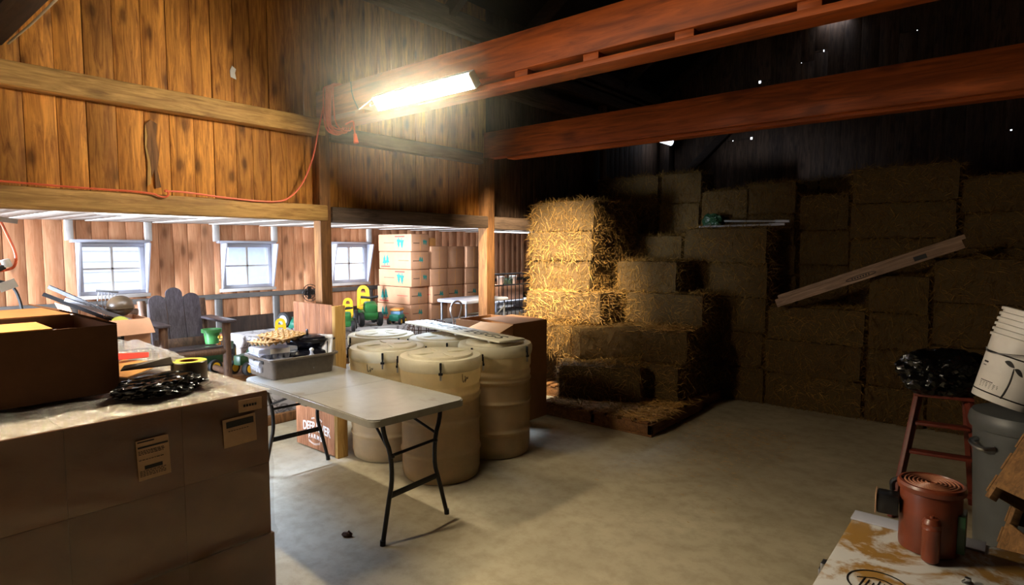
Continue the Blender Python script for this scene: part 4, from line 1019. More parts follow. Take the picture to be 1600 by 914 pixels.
mb = MB(); mb.tube([(.0, -.03, .088), (0, -.025, .125), (0, .025, .125), (0, .03, .088)], .009, 8, smooth=2); mb.build('lid_handle', M['black_enamel'], t)
t = thing('printed_bag', 'folded white printed paper bag standing in the right corner of the tub', 'bag', (TX + .135, TY + .165, TZ + .03), R(35))
mb = MB(); mb.sheet(lambda u, v: ((u - .5) * .14, .012 * math.sin(u * 9) * (1 - v) + .05 * v, v * .23), 12, 10); o = mb.build('bag_body', M['paper'], t); o.modifiers.new('th', 'SOLIDIFY').thickness = .012
mb = MB(); mb.box((0, .045, .222), (.142, .03, .03), (R(-12), 0, 0), .006); mb.build('folded_top', M['paper'], t)
mb = MB()
for k in range(3): mb.bb(-.055 + k * .045, -.052 + k * .045, -.0 + .012, .03, .05, .19)
mb.box((-.02, .012, .12), (.08, .004, .003), (R(-12), 0, 0)); mb.build('print_lines', M['ink'], t)
t = thing('glass_bottle', 'tiny clear bottle with a round stopper in the tub corner', 'bottle', (TX + .17, TY + .06, TZ + .03))
mb = MB(); mb.lathe([(.022, 0), (.026, .02), (.026, .1), (.01, .12), (.01, .135)], 16); mb.build('bottle_body', M['clear_carton'], t)
mb = MB(); mb.ball((0, 0, .147), (.016, .016, .014), 2); mb.build('stopper', M['paper'], t)

# ------------------------------------------------------------------ barrels
BR = .296
def barrel(label, loc, rz, h=.87, fill=.60, marks=0):
    t = thing('plastic_barrel', label, 'barrel', (loc[0], loc[1], 0), rz, 'milky white plastic barrels')
    k = h / .87; r = BR
    prof = [(r * .86, 0.0), (r * .92, .012), (r * .945, .05), (r * .957, .06), (r * .958, .08)]
    for z in (.20, .42, .585):
        prof += [(r * .958, z - .03), (r * .958, z - .014), (r * .985, z - .007), (r * .99, z), (r * .985, z + .007), (r * .958, z + .014), (r * .958, z + .03)]
    prof += [(r * .975, .62), (r * .975, .645), (r * .95, .66), (r * .955, .675), (r * .98, .69), (r * .985, .78), (r * .985, .80)]
    mb = MB(); mb.lathe([(a, z * k) for a, z in prof], 56, cap1=False); mb.build('body', M['barrel'], t, angle=62)
    mb = MB(); mb.lathe([(r * .986, .77 * k), (r * 1.0, .775 * k), (r * 1.02, .80 * k), (r * 1.02, .835 * k), (r * .985, .855 * k), (r * .92, .858 * k), (r * .80, .852 * k), (r * .78, .868 * k), (r * .72, .874 * k), (r * .5, .864 * k), (r * .2, .870 * k), (0, .870 * k)], 56, cap0=False, cap1=False)
    for a in range(4):
        an = a * PI / 2 + .4; mb.box((math.cos(an) * r * .47, math.sin(an) * r * .47, .868 * k), (r * .56, .018, .014), (0, 0, an), .004)
    mb.build('lid', M['lid'], t, angle=50)
    for a in range(4):
        an = a * PI / 2
        mb = MB(); mb.box((0, 0, .825 * k), (.012, .016, .05), (0, 0, 0), .003); mb.box((.006, 0, .775 * k), (.014, .03, .018), (0, 0, 0), .004); mb.box((0.004, 0, .80 * k), (.01, .012, .06), (0, 0, 0), .003)
        mb.move((r * 1.02 + .006, 0, 0)); mb.move((0, 0, 0), (0, 0, an)); o = mb.build('latch', M['black_metal'], t)
        mb = MB(); mb.box((.008, 0, .752 * k), (.012, .014, .045), (0, 0, 0), .003); mb.move((r * 1.0 + .006, 0, 0)); mb.move((0, 0, 0), (0, 0, an)); mb.build('latch_hook', M['steel'], o)
    mb = MB(); mb.lathe([(r * .80, .02), (r * .90, .05), (r * .93, .1), (r * .93, fill * k - .02), (r * .85, fill * k), (r * .4, fill * k + .02), (0, fill * k + .03)], 32, cap1=False); mb.build('contents', M['grain'], t)
    if marks:
        mb = MB(); a0 = marks
        def P(u, z): an = a0 + u; return (r * .978 * math.cos(an), r * .978 * math.sin(an), z * k)
        mb.tube([P(-.08, .76), P(-.07, .71), P(-.04, .70), P(-.02, .72)], .003, 4, smooth=1); mb.tube([P(.0, .745), P(.01, .70)], .003, 4); mb.tube([P(.02, .71), P(.05, .74), P(.07, .715), P(.09, .735)], .003, 4, smooth=1)
        mb.build('marker_writing', M['ink'], t)
    return t
def facing(x, y): return math.atan2(-y, -x)
barrel('front milky barrel with a black latch, nearest the folding table corner', (-3.18, 2.99), facing(-3.18, 2.99), .895, .60, .62)
barrel('left milky barrel behind the tabletop, next to the wooden farm sign', (-3.83, 3.02), facing(-3.83, 3.02) - .12, .885, .55, -.35)
barrel('right milky barrel under the near end of the lettered board', (-3.215, 3.63), facing(-3.215, 3.63) + .95, .905, .62)
barrel('middle back milky barrel under the lettered board, half hidden by the front barrel', (-3.84, 3.645), facing(-3.84, 3.645) + .1, .885, .55)
barrel('farthest back barrel, greyish in the window light, under the board\'s far end', (-4.42, 3.42), facing(-4.42, 3.42) + .5, .885, .55)
t = thing('lettered_board', 'long pale painted board with dark lettering lying across the barrels', 'sign', (-3.72, 3.72, .935), R(-13))
mb = MB(); mb.box((0, 0, 0), (1.56, .25, .016), (0, 0, 0), .002); mb.build('board', M['lid'] if False else plain('pale_board_paint', (206, 200, 176), .5, 0, .08, 6), t)
for x in (-.62, .1, .60):
    mb = MB(); mb.box((x, 0, -.018), (.03, .2, .02), (0, 0, 0), .003); mb.build('cleat', M['white_stud'], t)
mb = text_mb('WHITE EGGS', .155, .0012, 1.12, .0); xs = [v.co.x for v in mb.bm.verts]; k = 1.3 / (max(xs) - min(xs))
for v in mb.bm.verts: v.co.x *= k
mb.move((.02, 0, .0092)); mb.build('lettering', plain('dark_green_lettering', (62, 62, 48), .6, 0, .1), t, smooth=False)
t = thing('wire_coil', 'coil of brown wire mesh behind the farthest barrel', 'wire', (-4.46, 4.02, 0))
mb = MB()
for k in range(16):
    a = k / 16 * 2 * PI
    mb.tube([(.20 * math.cos(a), .20 * math.sin(a), 0), (.20 * math.cos(a), .20 * math.sin(a), .86), (.17 * math.cos(a), .17 * math.sin(a), .92), (.1 * math.cos(a), .1 * math.sin(a), .935)], .005, 5)
for z in (.1, .3, .5, .7, .86): mb.tube([(.2 * math.cos(a), .2 * math.sin(a), z) for a in [2 * PI * k / 24 for k in range(24)]], .005, 5, True)
mb.build('mesh_roll', M['log'], t)

# big cartons behind the barrels
def open_box(name, label, loc, rz, sx, sy, sz, flaps, mat=M['kraft']):
    t = thing(name, label, 'box', loc, rz)
    e = .008; mb = MB(); mb.bb(-sx, sx, -sy, sy, 0, e); mb.bb(-sx, -sx + e, -sy, sy, e, sz); mb.bb(sx - e, sx, -sy, sy, e, sz); mb.bb(-sx + e, sx - e, -sy, -sy + e, e, sz); mb.bb(-sx + e, sx - e, sy - e, sy, e, sz); mb.build('box_body', mat, t)
    for p in flaps:
        mb = MB(); mb.panel(*p, .006); mb.build('flap', M['kraft_orange'], t)
    return t
open_box('cardboard_box', 'tall open cardboard box with an orange flap, behind the right barrel', (-3.87, 4.46, 0), 0, .37, .26, .95,
         [((-.03, -.262, .95), (.37, -.262, .95), (.38, -.49, .885), (-.06, -.49, .885)), ((.37, -.26, .951), (.37, .26, .951), (-.08, .26, .965), (-.08, -.2, .965))])
bpy.data.objects['flap.%03d' % max([int(o.name.split('.')[1]) for o in bpy.data.objects if o.name.startswith('flap.')])].data.materials[0] = M['kraft']

# ------------------------------------------------------------------ wrapped cartons at the left front, and what lies on them
t = thing('wrapped_cartons', 'tall block of brown cartons in stretch wrap at the left front', 'cartons', (-3.22, .74, 0))
HX, HY, HZ = .62, .62, 1.0
mb = MB()
for z0, z1, g in ((0.0, .33, .010), (.3305, .665, .0), (.6655, HZ, .0)):
    for y0, y1 in ((-HY, -.1505), (-.15, .2495), (.25, HY)):
        for x0, x1 in ((-HX, -.001), (.001, HX)): mb.bb(x0 + (-g if x0 < -.1 else 0), x1 + (g if x1 > .1 else 0), y0, y1 + (g if y1 > .5 else 0), z0, z1, .0025)
mb.build('carton_block', M['kraft_wrapped'], t)
ns = lambda x, y, z, s=1.0: noise.noise(Vector((x, y, z)) * s)
mb = MB()
def side(u, v):   # three sides wrapped: +x, +y, -x
    P = [(HX, -HY), (HX, HY), (-HX, HY), (-HX, -HY)]; q = u * 3; i = min(2, int(q)); f = q - i
    x = P[i][0] * (1 - f) + P[i + 1][0] * f; y = P[i][1] * (1 - f) + P[i + 1][1] * f; z = .01 + v * (HZ - .008)
    o = .010 + .010 * abs(ns(x + y, 0, z * 5 + (x + y) * 1.2, 1.6)) + .012 * math.exp(-((z - .34) / .02) ** 2)
    return (x + (o if x > 0 else -o), y + (o if y > 0 else -o) * (1 if y > 0 else .3), z)
mb.sheet(side, 90, 60); mb.build('side_wrap', M['side_wrap'], t)
def lab(y0, y1, z0, z1, lines, name, tilt=0):
    mb = MB(); mb.box((HX + .024, (y0 + y1) / 2, (z0 + z1) / 2), (.0015, y1 - y0, z1 - z0), (tilt, 0, 0)); o = mb.build(name, M['tan_paper'], t)
    mb = MB(); cy, cz, w, h = (y0 + y1) / 2, (z0 + z1) / 2, y1 - y0, z1 - z0
    for (a, b, c, d) in lines: mb.box((0, (-.5 + (a + b) / 2) * w, (-.5 + (c + d) / 2) * h), (.0015, (b - a) * w, (d - c) * h))
    mb.move((HX + .0255, cy, cz), (tilt, 0, 0)); mb.build('label_print', M['ink'], o); return o
rl = random.Random(4)
lines = [(.04, .55, .94, .97), (.04, .97, .80, .84), (.2, .75, .26, .35)]
for z in (.72, .68, .64, .5, .22, .18, .14, .1):
    x = .05
    while x < .8: w = rl.uniform(.03, .1); lines.append((x, x + w, z, z + .014)); x += w + .03
lab(.073, .19, .745, .905, lines, 'shipping_label', R(2))
lab(.405, .55, .79, .915, [(.1, .93, .68, .9)] + [(.15 + k * .08, .2 + k * .08, .55, .57) for k in range(8)], 'packing_label', R(2))
lab(.475, .58, .93, .985, [(.2 + k * .12, .28 + k * .12, .4, .6) for k in range(5)], 'small_label')
mb = MB()
def top(u, v):
    x = -HX + u * 2 * HX; y = -HY + v * 2 * HY
    fade = min(1, (1 - u) * 6, (1 - v) * 6, u * 6, v * 6)
    z = HZ + .006 + fade * (.012 + .022 * abs(ns(x, y, 1, 9)) + .012 * abs(ns(x, y, 4, 23)) + .010 * abs(ns(x, y, 8, 55)))
    e = .012 if u > .99 or v > .99 else 0
    return (x + (e if u > .5 else -e), y + (e if v > .5 else -e), z)
mb.sheet(top, 170, 170); mb.build('top_wrap', M['wrap'], t)
mb = MB(); mb.sheet(lambda u, v: (-HX - .06 + u * .62, -.0 + .16 + v * .50, HZ + .03 + .10 * (1 - u) * max(0, math.sin(v * PI)) ** .7 + .02 * ns(u * 3, v * 3, 2, 2.5)), 50, 50); mb.build('loose_wrap', M['wrap'], t)
ZT = 1.045
t = thing('cardboard_box', 'brown open cardboard box on top of the wrapped cartons', 'box', (-3.18, .43, ZT))
sx, sy, h = .29, .43, .285; e = .008
mb = MB(); mb.bb(-sx, sx, -sy, sy, 0, e); mb.bb(-sx, -sx + e, -sy, sy, e, h); mb.bb(sx - e, sx, -sy, sy, e, h); mb.bb(-sx + e, sx - e, -sy, -sy + e, e, h); mb.bb(-sx + e, sx - e, sy - e, sy, e, h); mb.build('box_body', M['kraft_wrapped'], t)
mb = MB(); mb.panel((sx - .005, sy, h), (-sx, sy, h), (-sx, sy - .18, h + .06), (sx - .03, sy - .19, h + .072), .006); mb.build('flap', M['kraft_wrapped'], t)
mb = MB(); mb.panel((-sx, -sy, h), (-sx, sy - .02, h), (-sx - .22, sy - .06, h + .02), (-sx - .22, -sy, h + .02), .006); mb.build('flap', M['kraft'], t)
mb = MB(); mb.panel((sx - .002, -sy, h), (sx - .002, sy - .22, h), (sx - .16, sy - .24, h + .015), (sx - .16, -sy, h + .015), .006); mb.build('flap', M['kraft_orange'], t)
mb = MB(); mb.sheet(lambda u, v: ((u - .5) * .4, (v - .5) * .7, .02 * ns(u * 4, v * 4, 7, 2)), 20, 30)
tag(mb.build('plastic_sheet', M['clear_carton'], loc=(-3.22, .38, ZT + h - .045)), 'sheet of shiny clear plastic inside the open box on top', 'plastic')
def lump(name, label, cat, loc, rad, seed, mat, flat=0.0, rz=0.0, group=None):
    mb = MB(); V = Vector((seed * 3.1, seed * 1.7, seed))
    def fn(co):
        a = noise.noise(co * 1.6 + V); b = abs(noise.noise(co * 4.0 + V)); c = abs(noise.noise(co * 9.0 + V))
        return 1 + .25 * a - .22 * b - .10 * c
    mb.ball((0, 0, 0), rad, 5, fn)
    zmin = -rad[2] * flat
    for v in mb.bm.verts:
        if v.co.z < zmin: v.co.z = zmin
    mb.move((0, 0, -min(v.co.z for v in mb.bm.verts)))
    return tag(mb.build(name, mat, loc=loc, rot=(0, 0, rz)), label, cat, group)
lump('bin_bag', 'crumpled black bin liner lying beside the open box and the tape roll', 'bag', (-2.80, .985, ZT - .016), (.105, .2, .055), 1.0, M['bag'], .5, R(8))
t = thing('folded_papers', 'dark folded card lying on the black bin liner', 'paper', (-2.96, 1.0, ZT + .07), R(60))
mb = MB(); mb.panel((-.1, -.05, 0), (.1, -.03, .01), (.1, .03, .02), (-.1, .03, .0), .003); mb.panel((-.1, -.05, 0.003), (.1, -.03, .014), (.09, -.02, .045), (-.09, -.03, .02), .003); mb.build('sheet', M['tub'], t)
t = thing('tape_roll', 'big roll of yellow green tape standing on the stretch wrap', 'tape', (-2.90, 1.145, ZT - .012))
mb = MB(); mb.lathe([(.040, .0), (.074, 0), (.075, .003), (.075, .098), (.073, .1), (.040, .1)], 36, cap0=False, cap1=False); mb.build('wound_tape', M['tape_brown'], t)
mb = MB(); mb.lathe([(.041, .1005), (.0735, .1005), (.0735, .102), (.041, .102)], 36, cap0=False, cap1=False); mb.build('top_face', M['tape_green'], t)
mb = MB(); mb.lathe([(.036, 0), (.041, 0), (.041, .101), (.036, .101)], 28, cap0=False, cap1=False); mb.build('core', M['kraft'], t)
mb = MB(); mb.box((0, 0, 0), (.028, .05, .004), (R(5), R(12), 0), .001)
tag(mb.build('scrap_card', M['tub'], loc=(-2.76, 1.155, ZT + .002), rot=(0, 0, R(28))), 'small grey card scrap on the clear wrap in front of the tape roll', 'scrap')
mb = MB(); mb.prism([(-.1, -.03), (.1, -.02), (.1, .02), (-.1, .03)], .003, rot=(R(28), 0, R(68)))
tag(mb.build('red_leaflet', M['red_paper'], loc=(-3.45, 1.06, ZT + .055)), 'bright red leaflet behind the open box', 'paper')
mb = MB(); mb.panel((-.14, -.12, 0), (.14, -.1, .0), (.13, .12, .03), (-.14, .1, .03), .004)
tag(mb.build('card_sheet', M['kraft_orange'], loc=(-3.33, 1.02, ZT + .0), rot=(0, 0, R(20))), 'orange brown card sheet behind the black bin liner', 'card')

# ------------------------------------------------------------------ right foreground
t = thing('chest_box', 'stained white chest with a flat lid at the bottom right', 'chest', (-.18, 1.98, 0))
mb = MB(); mb.bb(-.25, .55, -.67, .68, 0.0, .56, .01); mb.build('chest_body', M['dull_steel'], t)
mb = MB(); mb.bb(-.262, .56, -.68, .69, .561, .60, .012); mb.build('lid', M['chest'], t)
mb = MB(); mb.bb(-.262, .15, .60, .69, .60, .607, .002); mb.build('lid_strip', M['white_paint'], t)
mb = MB(); mb.bb(-.278, -.262, .2, .24, .5, .585, .003); mb.bb(-.285, -.278, .205, .235, .53, .56, .003); mb.build('latch', M['steel'], t)
mb = MB()
mb.tube([(-.1 + .085 * math.cos(a), .14 + .085 * math.sin(a), .601) for a in [2 * PI * k / 40 for k in range(40)]], .0022, 4, True)
for k in range(7): mb.tube([(-.145 + k * .014, .10 + .01 * (k % 2), .601), (-.14 + k * .014, .165 - .012 * (k % 3), .601)], .0018, 4)
mb.tube([(-.16, .15, .601), (-.1, .185, .601), (-.04, .15, .601)], .002, 4, smooth=1); mb.build('round_logo', M['ink'], t)
mb = MB(); mb.lathe([(.016, 0), (.016, .004), (.008, .01), (.009, .018), (0, .02)], 14, (.115, .33, .60), cap1=False); mb.build('knob', M['steel'], t)
for x in (-.22, .5):
    for y in (-.62, .62):
        pass
# round tank with ringed lid, side box and small cylinder
t = thing('tank_canister', 'red brown round canister with a ringed lid on the white chest', 'canister', (-.185, 2.50, .602)); t.scale = (.76, .76, .76)
mb = MB(); mb.lathe([(.105, 0), (.118, .006), (.12, .02), (.12, .255), (.112, .285), (.095, .295)], 40); mb.build('tank', M['pan_red'], t)
mb = MB(); mb.lathe([(.122, .275), (.132, .28), (.134, .30), (.128, .312), (.118, .314), (.114, .306), (0, .306)], 40, cap1=False); mb.build('lid', M['pan_red'], t, angle=25)
for k in range(6):
    mb = MB(); mb.tube([((.102 - .016 * k) * math.cos(a_), (.102 - .016 * k) * math.sin(a_), .309) for a_ in [2 * PI * q / 36 for q in range(36)]], .0042, 6, True); mb.build('lid_ring', M['ring_brown'], t)
mb = MB(); mb.box((-.160, -.05, .19), (.085, .09, .09), (0, 0, R(6)), .006); mb.build('control_box', M['black_plastic'], t)
mb = MB(); mb.box((-.207, -.06, .192), (.006, .10, .094), (0, 0, R(6)), .001); mb.build('lit_edge_plate', M['tan_paper'], t)  # pale plate painted as the lit edge of the control box
mb = MB(); mb.tube([(-.15, .0, .235), (-.155, .0, .28), (-.12, .0, .30), (-.09, .0, .30)], .012, 8, smooth=2); mb.build('hose', M['black_metal'], t)
mb = MB(); mb.lathe([(.02, .0), (.033, .012), (.035, .03), (.035, .15), (.037, .155), (.035, .16), (.035, .175), (.037, .178), (.035, .185), (.026, .2), (.008, .203), (.008, .212)], 24, (.02, -.155, .0)); mb.build('side_cylinder', M['pan_red'], t)
mb = MB(); mb.bb(.105, .135, -.06, .06, .03, .2, .004); mb.build('green_plate', M['dark_green'], t)
# step ladder
t = thing('step_ladder', 'red brown wooden step ladder standing behind the canister', 'ladder', (-.30, 4.50, 0), R(8))
def bar(mb, p0, p1, w, d, bev=.003):
    p0, p1 = Vector(p0), Vector(p1); v = p1 - p0; q = v.to_track_quat('Z', 'X').to_euler(); mb.box((p0 + p1) / 2, (w, d, v.length), q, bev)
for s_ in (-1, 1):
    mb = MB(); bar(mb, (s_ * .24, -.22, 0.0), (s_ * .125, .0, .74), .055, .028); mb.build('front_rail', M['ladder_red'], t)
    mb = MB(); bar(mb, (s_ * .20, .26, 0.0), (s_ * .115, .03, .72), .03, .03); mb.build('rear_leg', M['ladder_red'], t)
for z in (.2, .4, .57):
    k = z / .74; mb = MB(); mb.box((0, -.22 + .22 * k, z), (2 * (.24 - .115 * k) - .03, .075, .018), (0, 0, 0), .003); mb.build('step', M['ladder_red'], t)
mb = MB(); mb.box((0, .01, .745), (.30, .14, .02), (0, 0, 0), .004); mb.build('top_cap', M['ladder_red'], t)
lump('bin_bag', 'full black bin bag resting on top of the step ladder', 'bag', (-.31, 4.53, .757), (.26, .2, .165), 2.3, M['bag'], .75, R(30))
# bin and bucket stack
t = thing('grey_bin', 'round grey plastic bin under the white buckets', 'bin', (.07, 3.74, 0))
mb = MB(); mb.lathe([(.15, 0), (.16, .01), (.195, .78), (.208, .785), (.215, .81), (.21, .84), (.2, .86), (.1, .872), (0, .875)], 36, cap1=False); mb.build('bin_body', M['grey_bin'], t)
mb = MB(); mb.tube([(-.17, -.10, .73), (-.20, -.13, .72), (-.15, -.19, .70), (-.10, -.17, .71)], .012, 8, smooth=2); mb.build('handle', M['steel'], t)
def bucket_profile(z0): return [(.118, z0), (.12, z0 + .004), (.142, z0 + .30), (.15, z0 + .30), (.152, z0 + .312), (.146, z0 + .316), (.138, z0 + .31)]
tilt = Matrix.Translation(Vector((-.02, 3.70, .905))) @ Euler((R(-6), R(17), 0)).to_matrix().to_4x4()
def put(o): o.matrix_world = tilt @ o.matrix_world; return o
t = thing('bucket', 'white bucket with a black sprout emblem tilted on the grey bin', 'bucket', (0, 0, 0), 0, 'white buckets nested on the grey bin')
mb = MB(); mb.lathe(bucket_profile(0), 48, cap1=False); mb.build('tub', M['bucket'], t)
A0 = math.atan2(-3.7, -.07) - .4
def onb(u, z, o=.0012): an = A0 + u; r = .118 + .024 * z / .30 + o; return Vector((r * math.cos(an), r * math.sin(an), z))
mb = MB(); mb.tube([onb(.30, .03), onb(.34, .06), onb(.36, .11), onb(.33, .155), onb(.30, .18)], [.004, .004, .0035, .003, .002], 6, smooth=2); mb.build('stem_print', M['ink'], t)
def leaf(u0, z0, u1, z1, w):
    mb = MB(); N = 12; a, b = [], []
    for k in range(N + 1):
        f = k / N; u = u0 + (u1 - u0) * f; z = z0 + (z1 - z0) * f; h = w * math.sin(PI * f) ** .8
        a.append(onb(u, z + h)); b.append(onb(u, z - h * .45))
    for k in range(N):
        vs = []
        for p in (a[k], b[k], b[k + 1], a[k + 1]): vs.append(mb.bm.verts.new(p))
        mb.bm.faces.new(vs)
    mb.build('leaf_print', M['ink'], t)
leaf(.31, .185, -.02, .20, .016); leaf(.32, .18, .62, .155, .016)
mb = MB()
for z, u0, u1, th in ((.085, -.62, -.1, .0022), (.077, -.62, .1, .0014), (.070, -.62, .12, .0014), (.063, -.62, .12, .0014), (.056, -.6, .05, .0014), (.172, -.80, -.55, .004), (.155, -.8, -.6, .002)):
    N = 8
    for k in range(N):
        a, b = u0 + (u1 - u0) * k / N, u0 + (u1 - u0) * (k + 1) / N
        if th < .003: b -= (u1 - u0) / N * .15
        vs = [mb.bm.verts.new(p) for p in (onb(a, z - th), onb(b, z - th), onb(b, z + th), onb(a, z + th))]; mb.bm.faces.new(vs)
mb.build('small_print', M['ink'], t)
mb = MB()
for z in (.035, .225): mb.tube([onb(2 * PI * k / 40, z, .002) for k in range(40)], .0035, 5, True)
mb.build('dark_band', M['ink'], t)
mb = MB(); mb.tube([onb(-.95, .235, .008), onb(-.5, .215, .03), onb(.1, .235, .04), onb(.7, .27, .03), onb(1.2, .26, .01)], .003, 6, smooth=2); mb.build('handle', M['steel'], t)
put(t)
ord_ = ['second', 'third', 'fourth', 'fifth', 'sixth']
for k in range(5):
    t = thing('bucket', '%s white bucket from the bottom, only its rim showing in the tilted nest' % ord_[k], 'bucket', (0, 0, 0), 0, 'white buckets nested on the grey bin')
    mb = MB(); z0 = .026 * (k + 1); mb.lathe([(a * (.985 if z < z0 + .28 else 1), z) for a, z in bucket_profile(z0)], 48, cap1=False); mb.build('tub', M['bucket'], t); put(t)
# slatted crates leaning on each other at the right edge
def crate(label, loc, rot, w, h, d):
    t = thing('slatted_crate', label, 'crate', loc, 0, None, rot)
    for k in range(4):
        mb = MB(); mb.bb(-w / 2, w / 2, -d / 2 - .012, -d / 2, .02 + k * h / 4, .02 + k * h / 4 + h / 5.4, .003); mb.build('slat', M['crate_wood'], t)
        mb = MB(); mb.bb(-w / 2, w / 2, d / 2, d / 2 + .012, .02 + k * h / 4, .02 + k * h / 4 + h / 5.4, .003); mb.build('slat', M['crate_wood'], t)
    for s_ in (-1, 1):
        for q in (-1, 1):
            mb = MB(); mb.bb(s_ * (w / 2 - .015) - .015, s_ * (w / 2 - .015) + .015, q * (d / 2 - .016) - .014, q * (d / 2 - .016) + .014, 0, h, .003); mb.build('corner_post', M['crate_wood'], t)
        mb = MB(); mb.bb(s_ * (w / 2) - .006, s_ * (w / 2) + .006, -d / 2 + .03, d / 2 - .03, .05, h - .06, .003); mb.build('end_panel', M['crate_wood'], t)
    return t
crate('slatted wooden crate tilted at the right edge, in front of the buckets', (.20, 2.86, .60), (R(-6), R(30), R(28)), .46, .40, .28)
crate('second slatted wooden crate lying under the tilted one at the right edge', (.24, 2.98, .22), (0, R(14), R(25)), .5, .36, .3)
crate('third wooden crate standing on the floor behind the chest', (.28, 3.02, 0.0), (0, 0, R(20)), .52, .2, .34)
t = thing('lumber_offcut', 'dark plank leaning from the floor toward the grey bin', 'plank', (-.02, 3.2, 0), 0, None, (R(-8), R(32), 0))
mb = MB(); mb.bb(-.05, .05, -.012, .012, 0, .98, .003); mb.build('plank', M['dark_post'], t)
t = thing('lumber_offcut', 'second dark plank leaning behind the canister', 'plank', (-.13, 3.1, 0), 0, None, (R(-10), R(34), 0))
mb = MB(); mb.bb(-.04, .04, -.012, .012, 0, .9, .003); mb.build('plank', M['crate_wood'], t)

# small dry leaf on the floor
mb = MB(); mb.ball((0, 0, .012), (.03, .018, .014), 2, lambda c: 1 + .5 * noise.noise(c * 3)); mb.box((.02, 0, .02), (.03, .004, .02), (0, R(40), 0))
tag(mb.build('dry_leaf', M['log'], loc=(-2.87, 1.95, 0), rot=(0, 0, R(30))), 'small crumpled dry leaf on the floor in front of the table', 'leaf')

# ------------------------------------------------------------------ pallets and straw
def pallet(label, x0, x1, y0, y1):
    t = thing('wooden_pallet', label, 'pallet', (x0, y0, 0), 0, 'pallets under the straw')
    W, D = x1 - x0, y1 - y0
    for x in (0, W / 2 - .02, W - .04):
        mb = MB(); mb.bb(x, x + .04, 0, D, .018, .108, .003); mb.build('stringer', M['pallet_wood'], t)
    n = max(4, int(D / .155))
    mb = MB(); rp = random.Random(int(x0 * 100))
    x = 0.0
    k = 0; nx = 8
    for k in range(nx):
        w = W / nx; mb.bb(k * w + .012 + rp.uniform(-.008, .008), (k + 1) * w - .03 + rp.uniform(-.008, .008), -.01, D + .01, .11, .13, .003)
    mb.build('deck_boards', M['pallet_wood'], t)
    for y in (0.0, D / 2 - .045, D - .09):
        mb = MB(); mb.bb(0, W, y, y + .09, 0, .018, .003); mb.build('base_board', M['pallet_wood'], t)
    for y in (0.0, D - .03):
        mb = MB(); mb.bb(0, W, y, y + .03, .02, .106, .003); mb.build('end_board', M['pallet_wood'], t)
    return t
pallet('front wooden pallet littered with straw, its corner toward the camera', -3.57, -2.36, 4.72, 5.86)
pallet('wooden pallet behind the front one, mostly under straw bales', -3.57, -2.40, 5.90, 6.48)
pallet('wooden pallet against the left posts under the lit straw stack', -4.44, -3.62, 5.36, 6.52)

BL, BD, BH = .92, .45, .345
def bale_mesh(seed):
    rb = random.Random(seed); V = Vector((seed * 5.3, seed * 2.1, seed * .7))
    t = bmesh.new(); bmesh.ops.create_cube(t, size=1.0)
    bmesh.ops.subdivide_edges(t, edges=list(t.edges), cuts=9, use_grid_fill=True)
    for v in t.verts:
        p = v.co; q = Vector((p.x * 2, p.y * 2, p.z * 2)); r = .12
        def rd(a, h): return a
        x, y, z = p.x * BL, p.y * BD, p.z * BH
        e = sum(1 for c in q if abs(c) > .93)
        k = 1 - (.018 if e == 2 else .035 if e == 3 else 0) * 1.6
        x, y, z = x * (1 - (1 - k) * BH / BL), y * k, z * k
        n = noise.noise(Vector((x * 5, y * 7, z * 7)) + V); m = noise.noise(Vector((x * 26, y * 9, z * 9)) + V)
        g = 1 + .05 * n
        v.co = Vector((x * (1 + .012 * n), y * g + y * .06 * m, z * (1 + .04 * n + .04 * m)))
    mb = MB(); mb._merge(t)
    faces = [(f.calc_center_median(), f.calc_area()) for f in mb.bm.faces]
    pts = []
    for f in list(mb.bm.faces): pts.append((f.calc_center_median().copy(), f.normal.copy(), [v.co.copy() for v in f.verts], f.calc_area()))
    mb.bm.normal_update()
    pts = [(f.calc_center_median().copy(), f.normal.copy(), [v.co.copy() for v in f.verts], f.calc_area()) for f in mb.bm.faces]
    core = mb
    st = MB(); cum = sum(p[3] for p in pts)
    for c, nn, vs, ar in pts:
        cnt = ar / cum * 2300; cnt = int(cnt) + (rb.random() < cnt % 1)
        for _ in range(cnt):
            a, b = rb.random(), rb.random()
            p = vs[0].lerp(vs[1], a).lerp(vs[3].lerp(vs[2], a), b)
            tan = Vector((rb.gauss(0, 1), rb.gauss(0, 1), rb.gauss(0, 1))); tan -= nn * tan.dot(nn)
            d = tan.normalized() + nn * rb.choice((.12, .2, .3, .5, .9)) * rb.uniform(.6, 1.3)
            st.strand(p - nn * .004, d, rb.uniform(.04, .15), rb.uniform(.0018, .0036))
        if c.z > BH * .4 or abs(c.x) > BL * .46:
            for _ in range(rb.randrange(0, 3)):
                p = c + Vector((rb.uniform(-.04, .04), rb.uniform(-.02, .02), 0)); st.strand(p, Vector((rb.gauss(0, .8), rb.gauss(0, .8), 0)) + nn * rb.uniform(.4, 1.2), rb.uniform(.03, .1), rb.uniform(.001, .002))
        edge = max(abs(c.z) / BH, abs(c.y) / BD)
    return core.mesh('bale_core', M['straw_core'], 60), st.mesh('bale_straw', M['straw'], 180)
protos = []
for s_ in range(5):
    t = thing('straw_bale', 'x', 'straw bale', (0, 0, 0), 0, 'x')
    a, b = bale_mesh(s_ + 1)
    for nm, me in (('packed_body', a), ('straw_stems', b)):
        o = bpy.data.objects.new(nm, me); COL.objects.link(o); o.parent = t
        if nm == 'straw_stems': o['kind'] = 'stuff'
    protos.append(t)
rb = random.Random(21); used = [0]; bal_n = {}
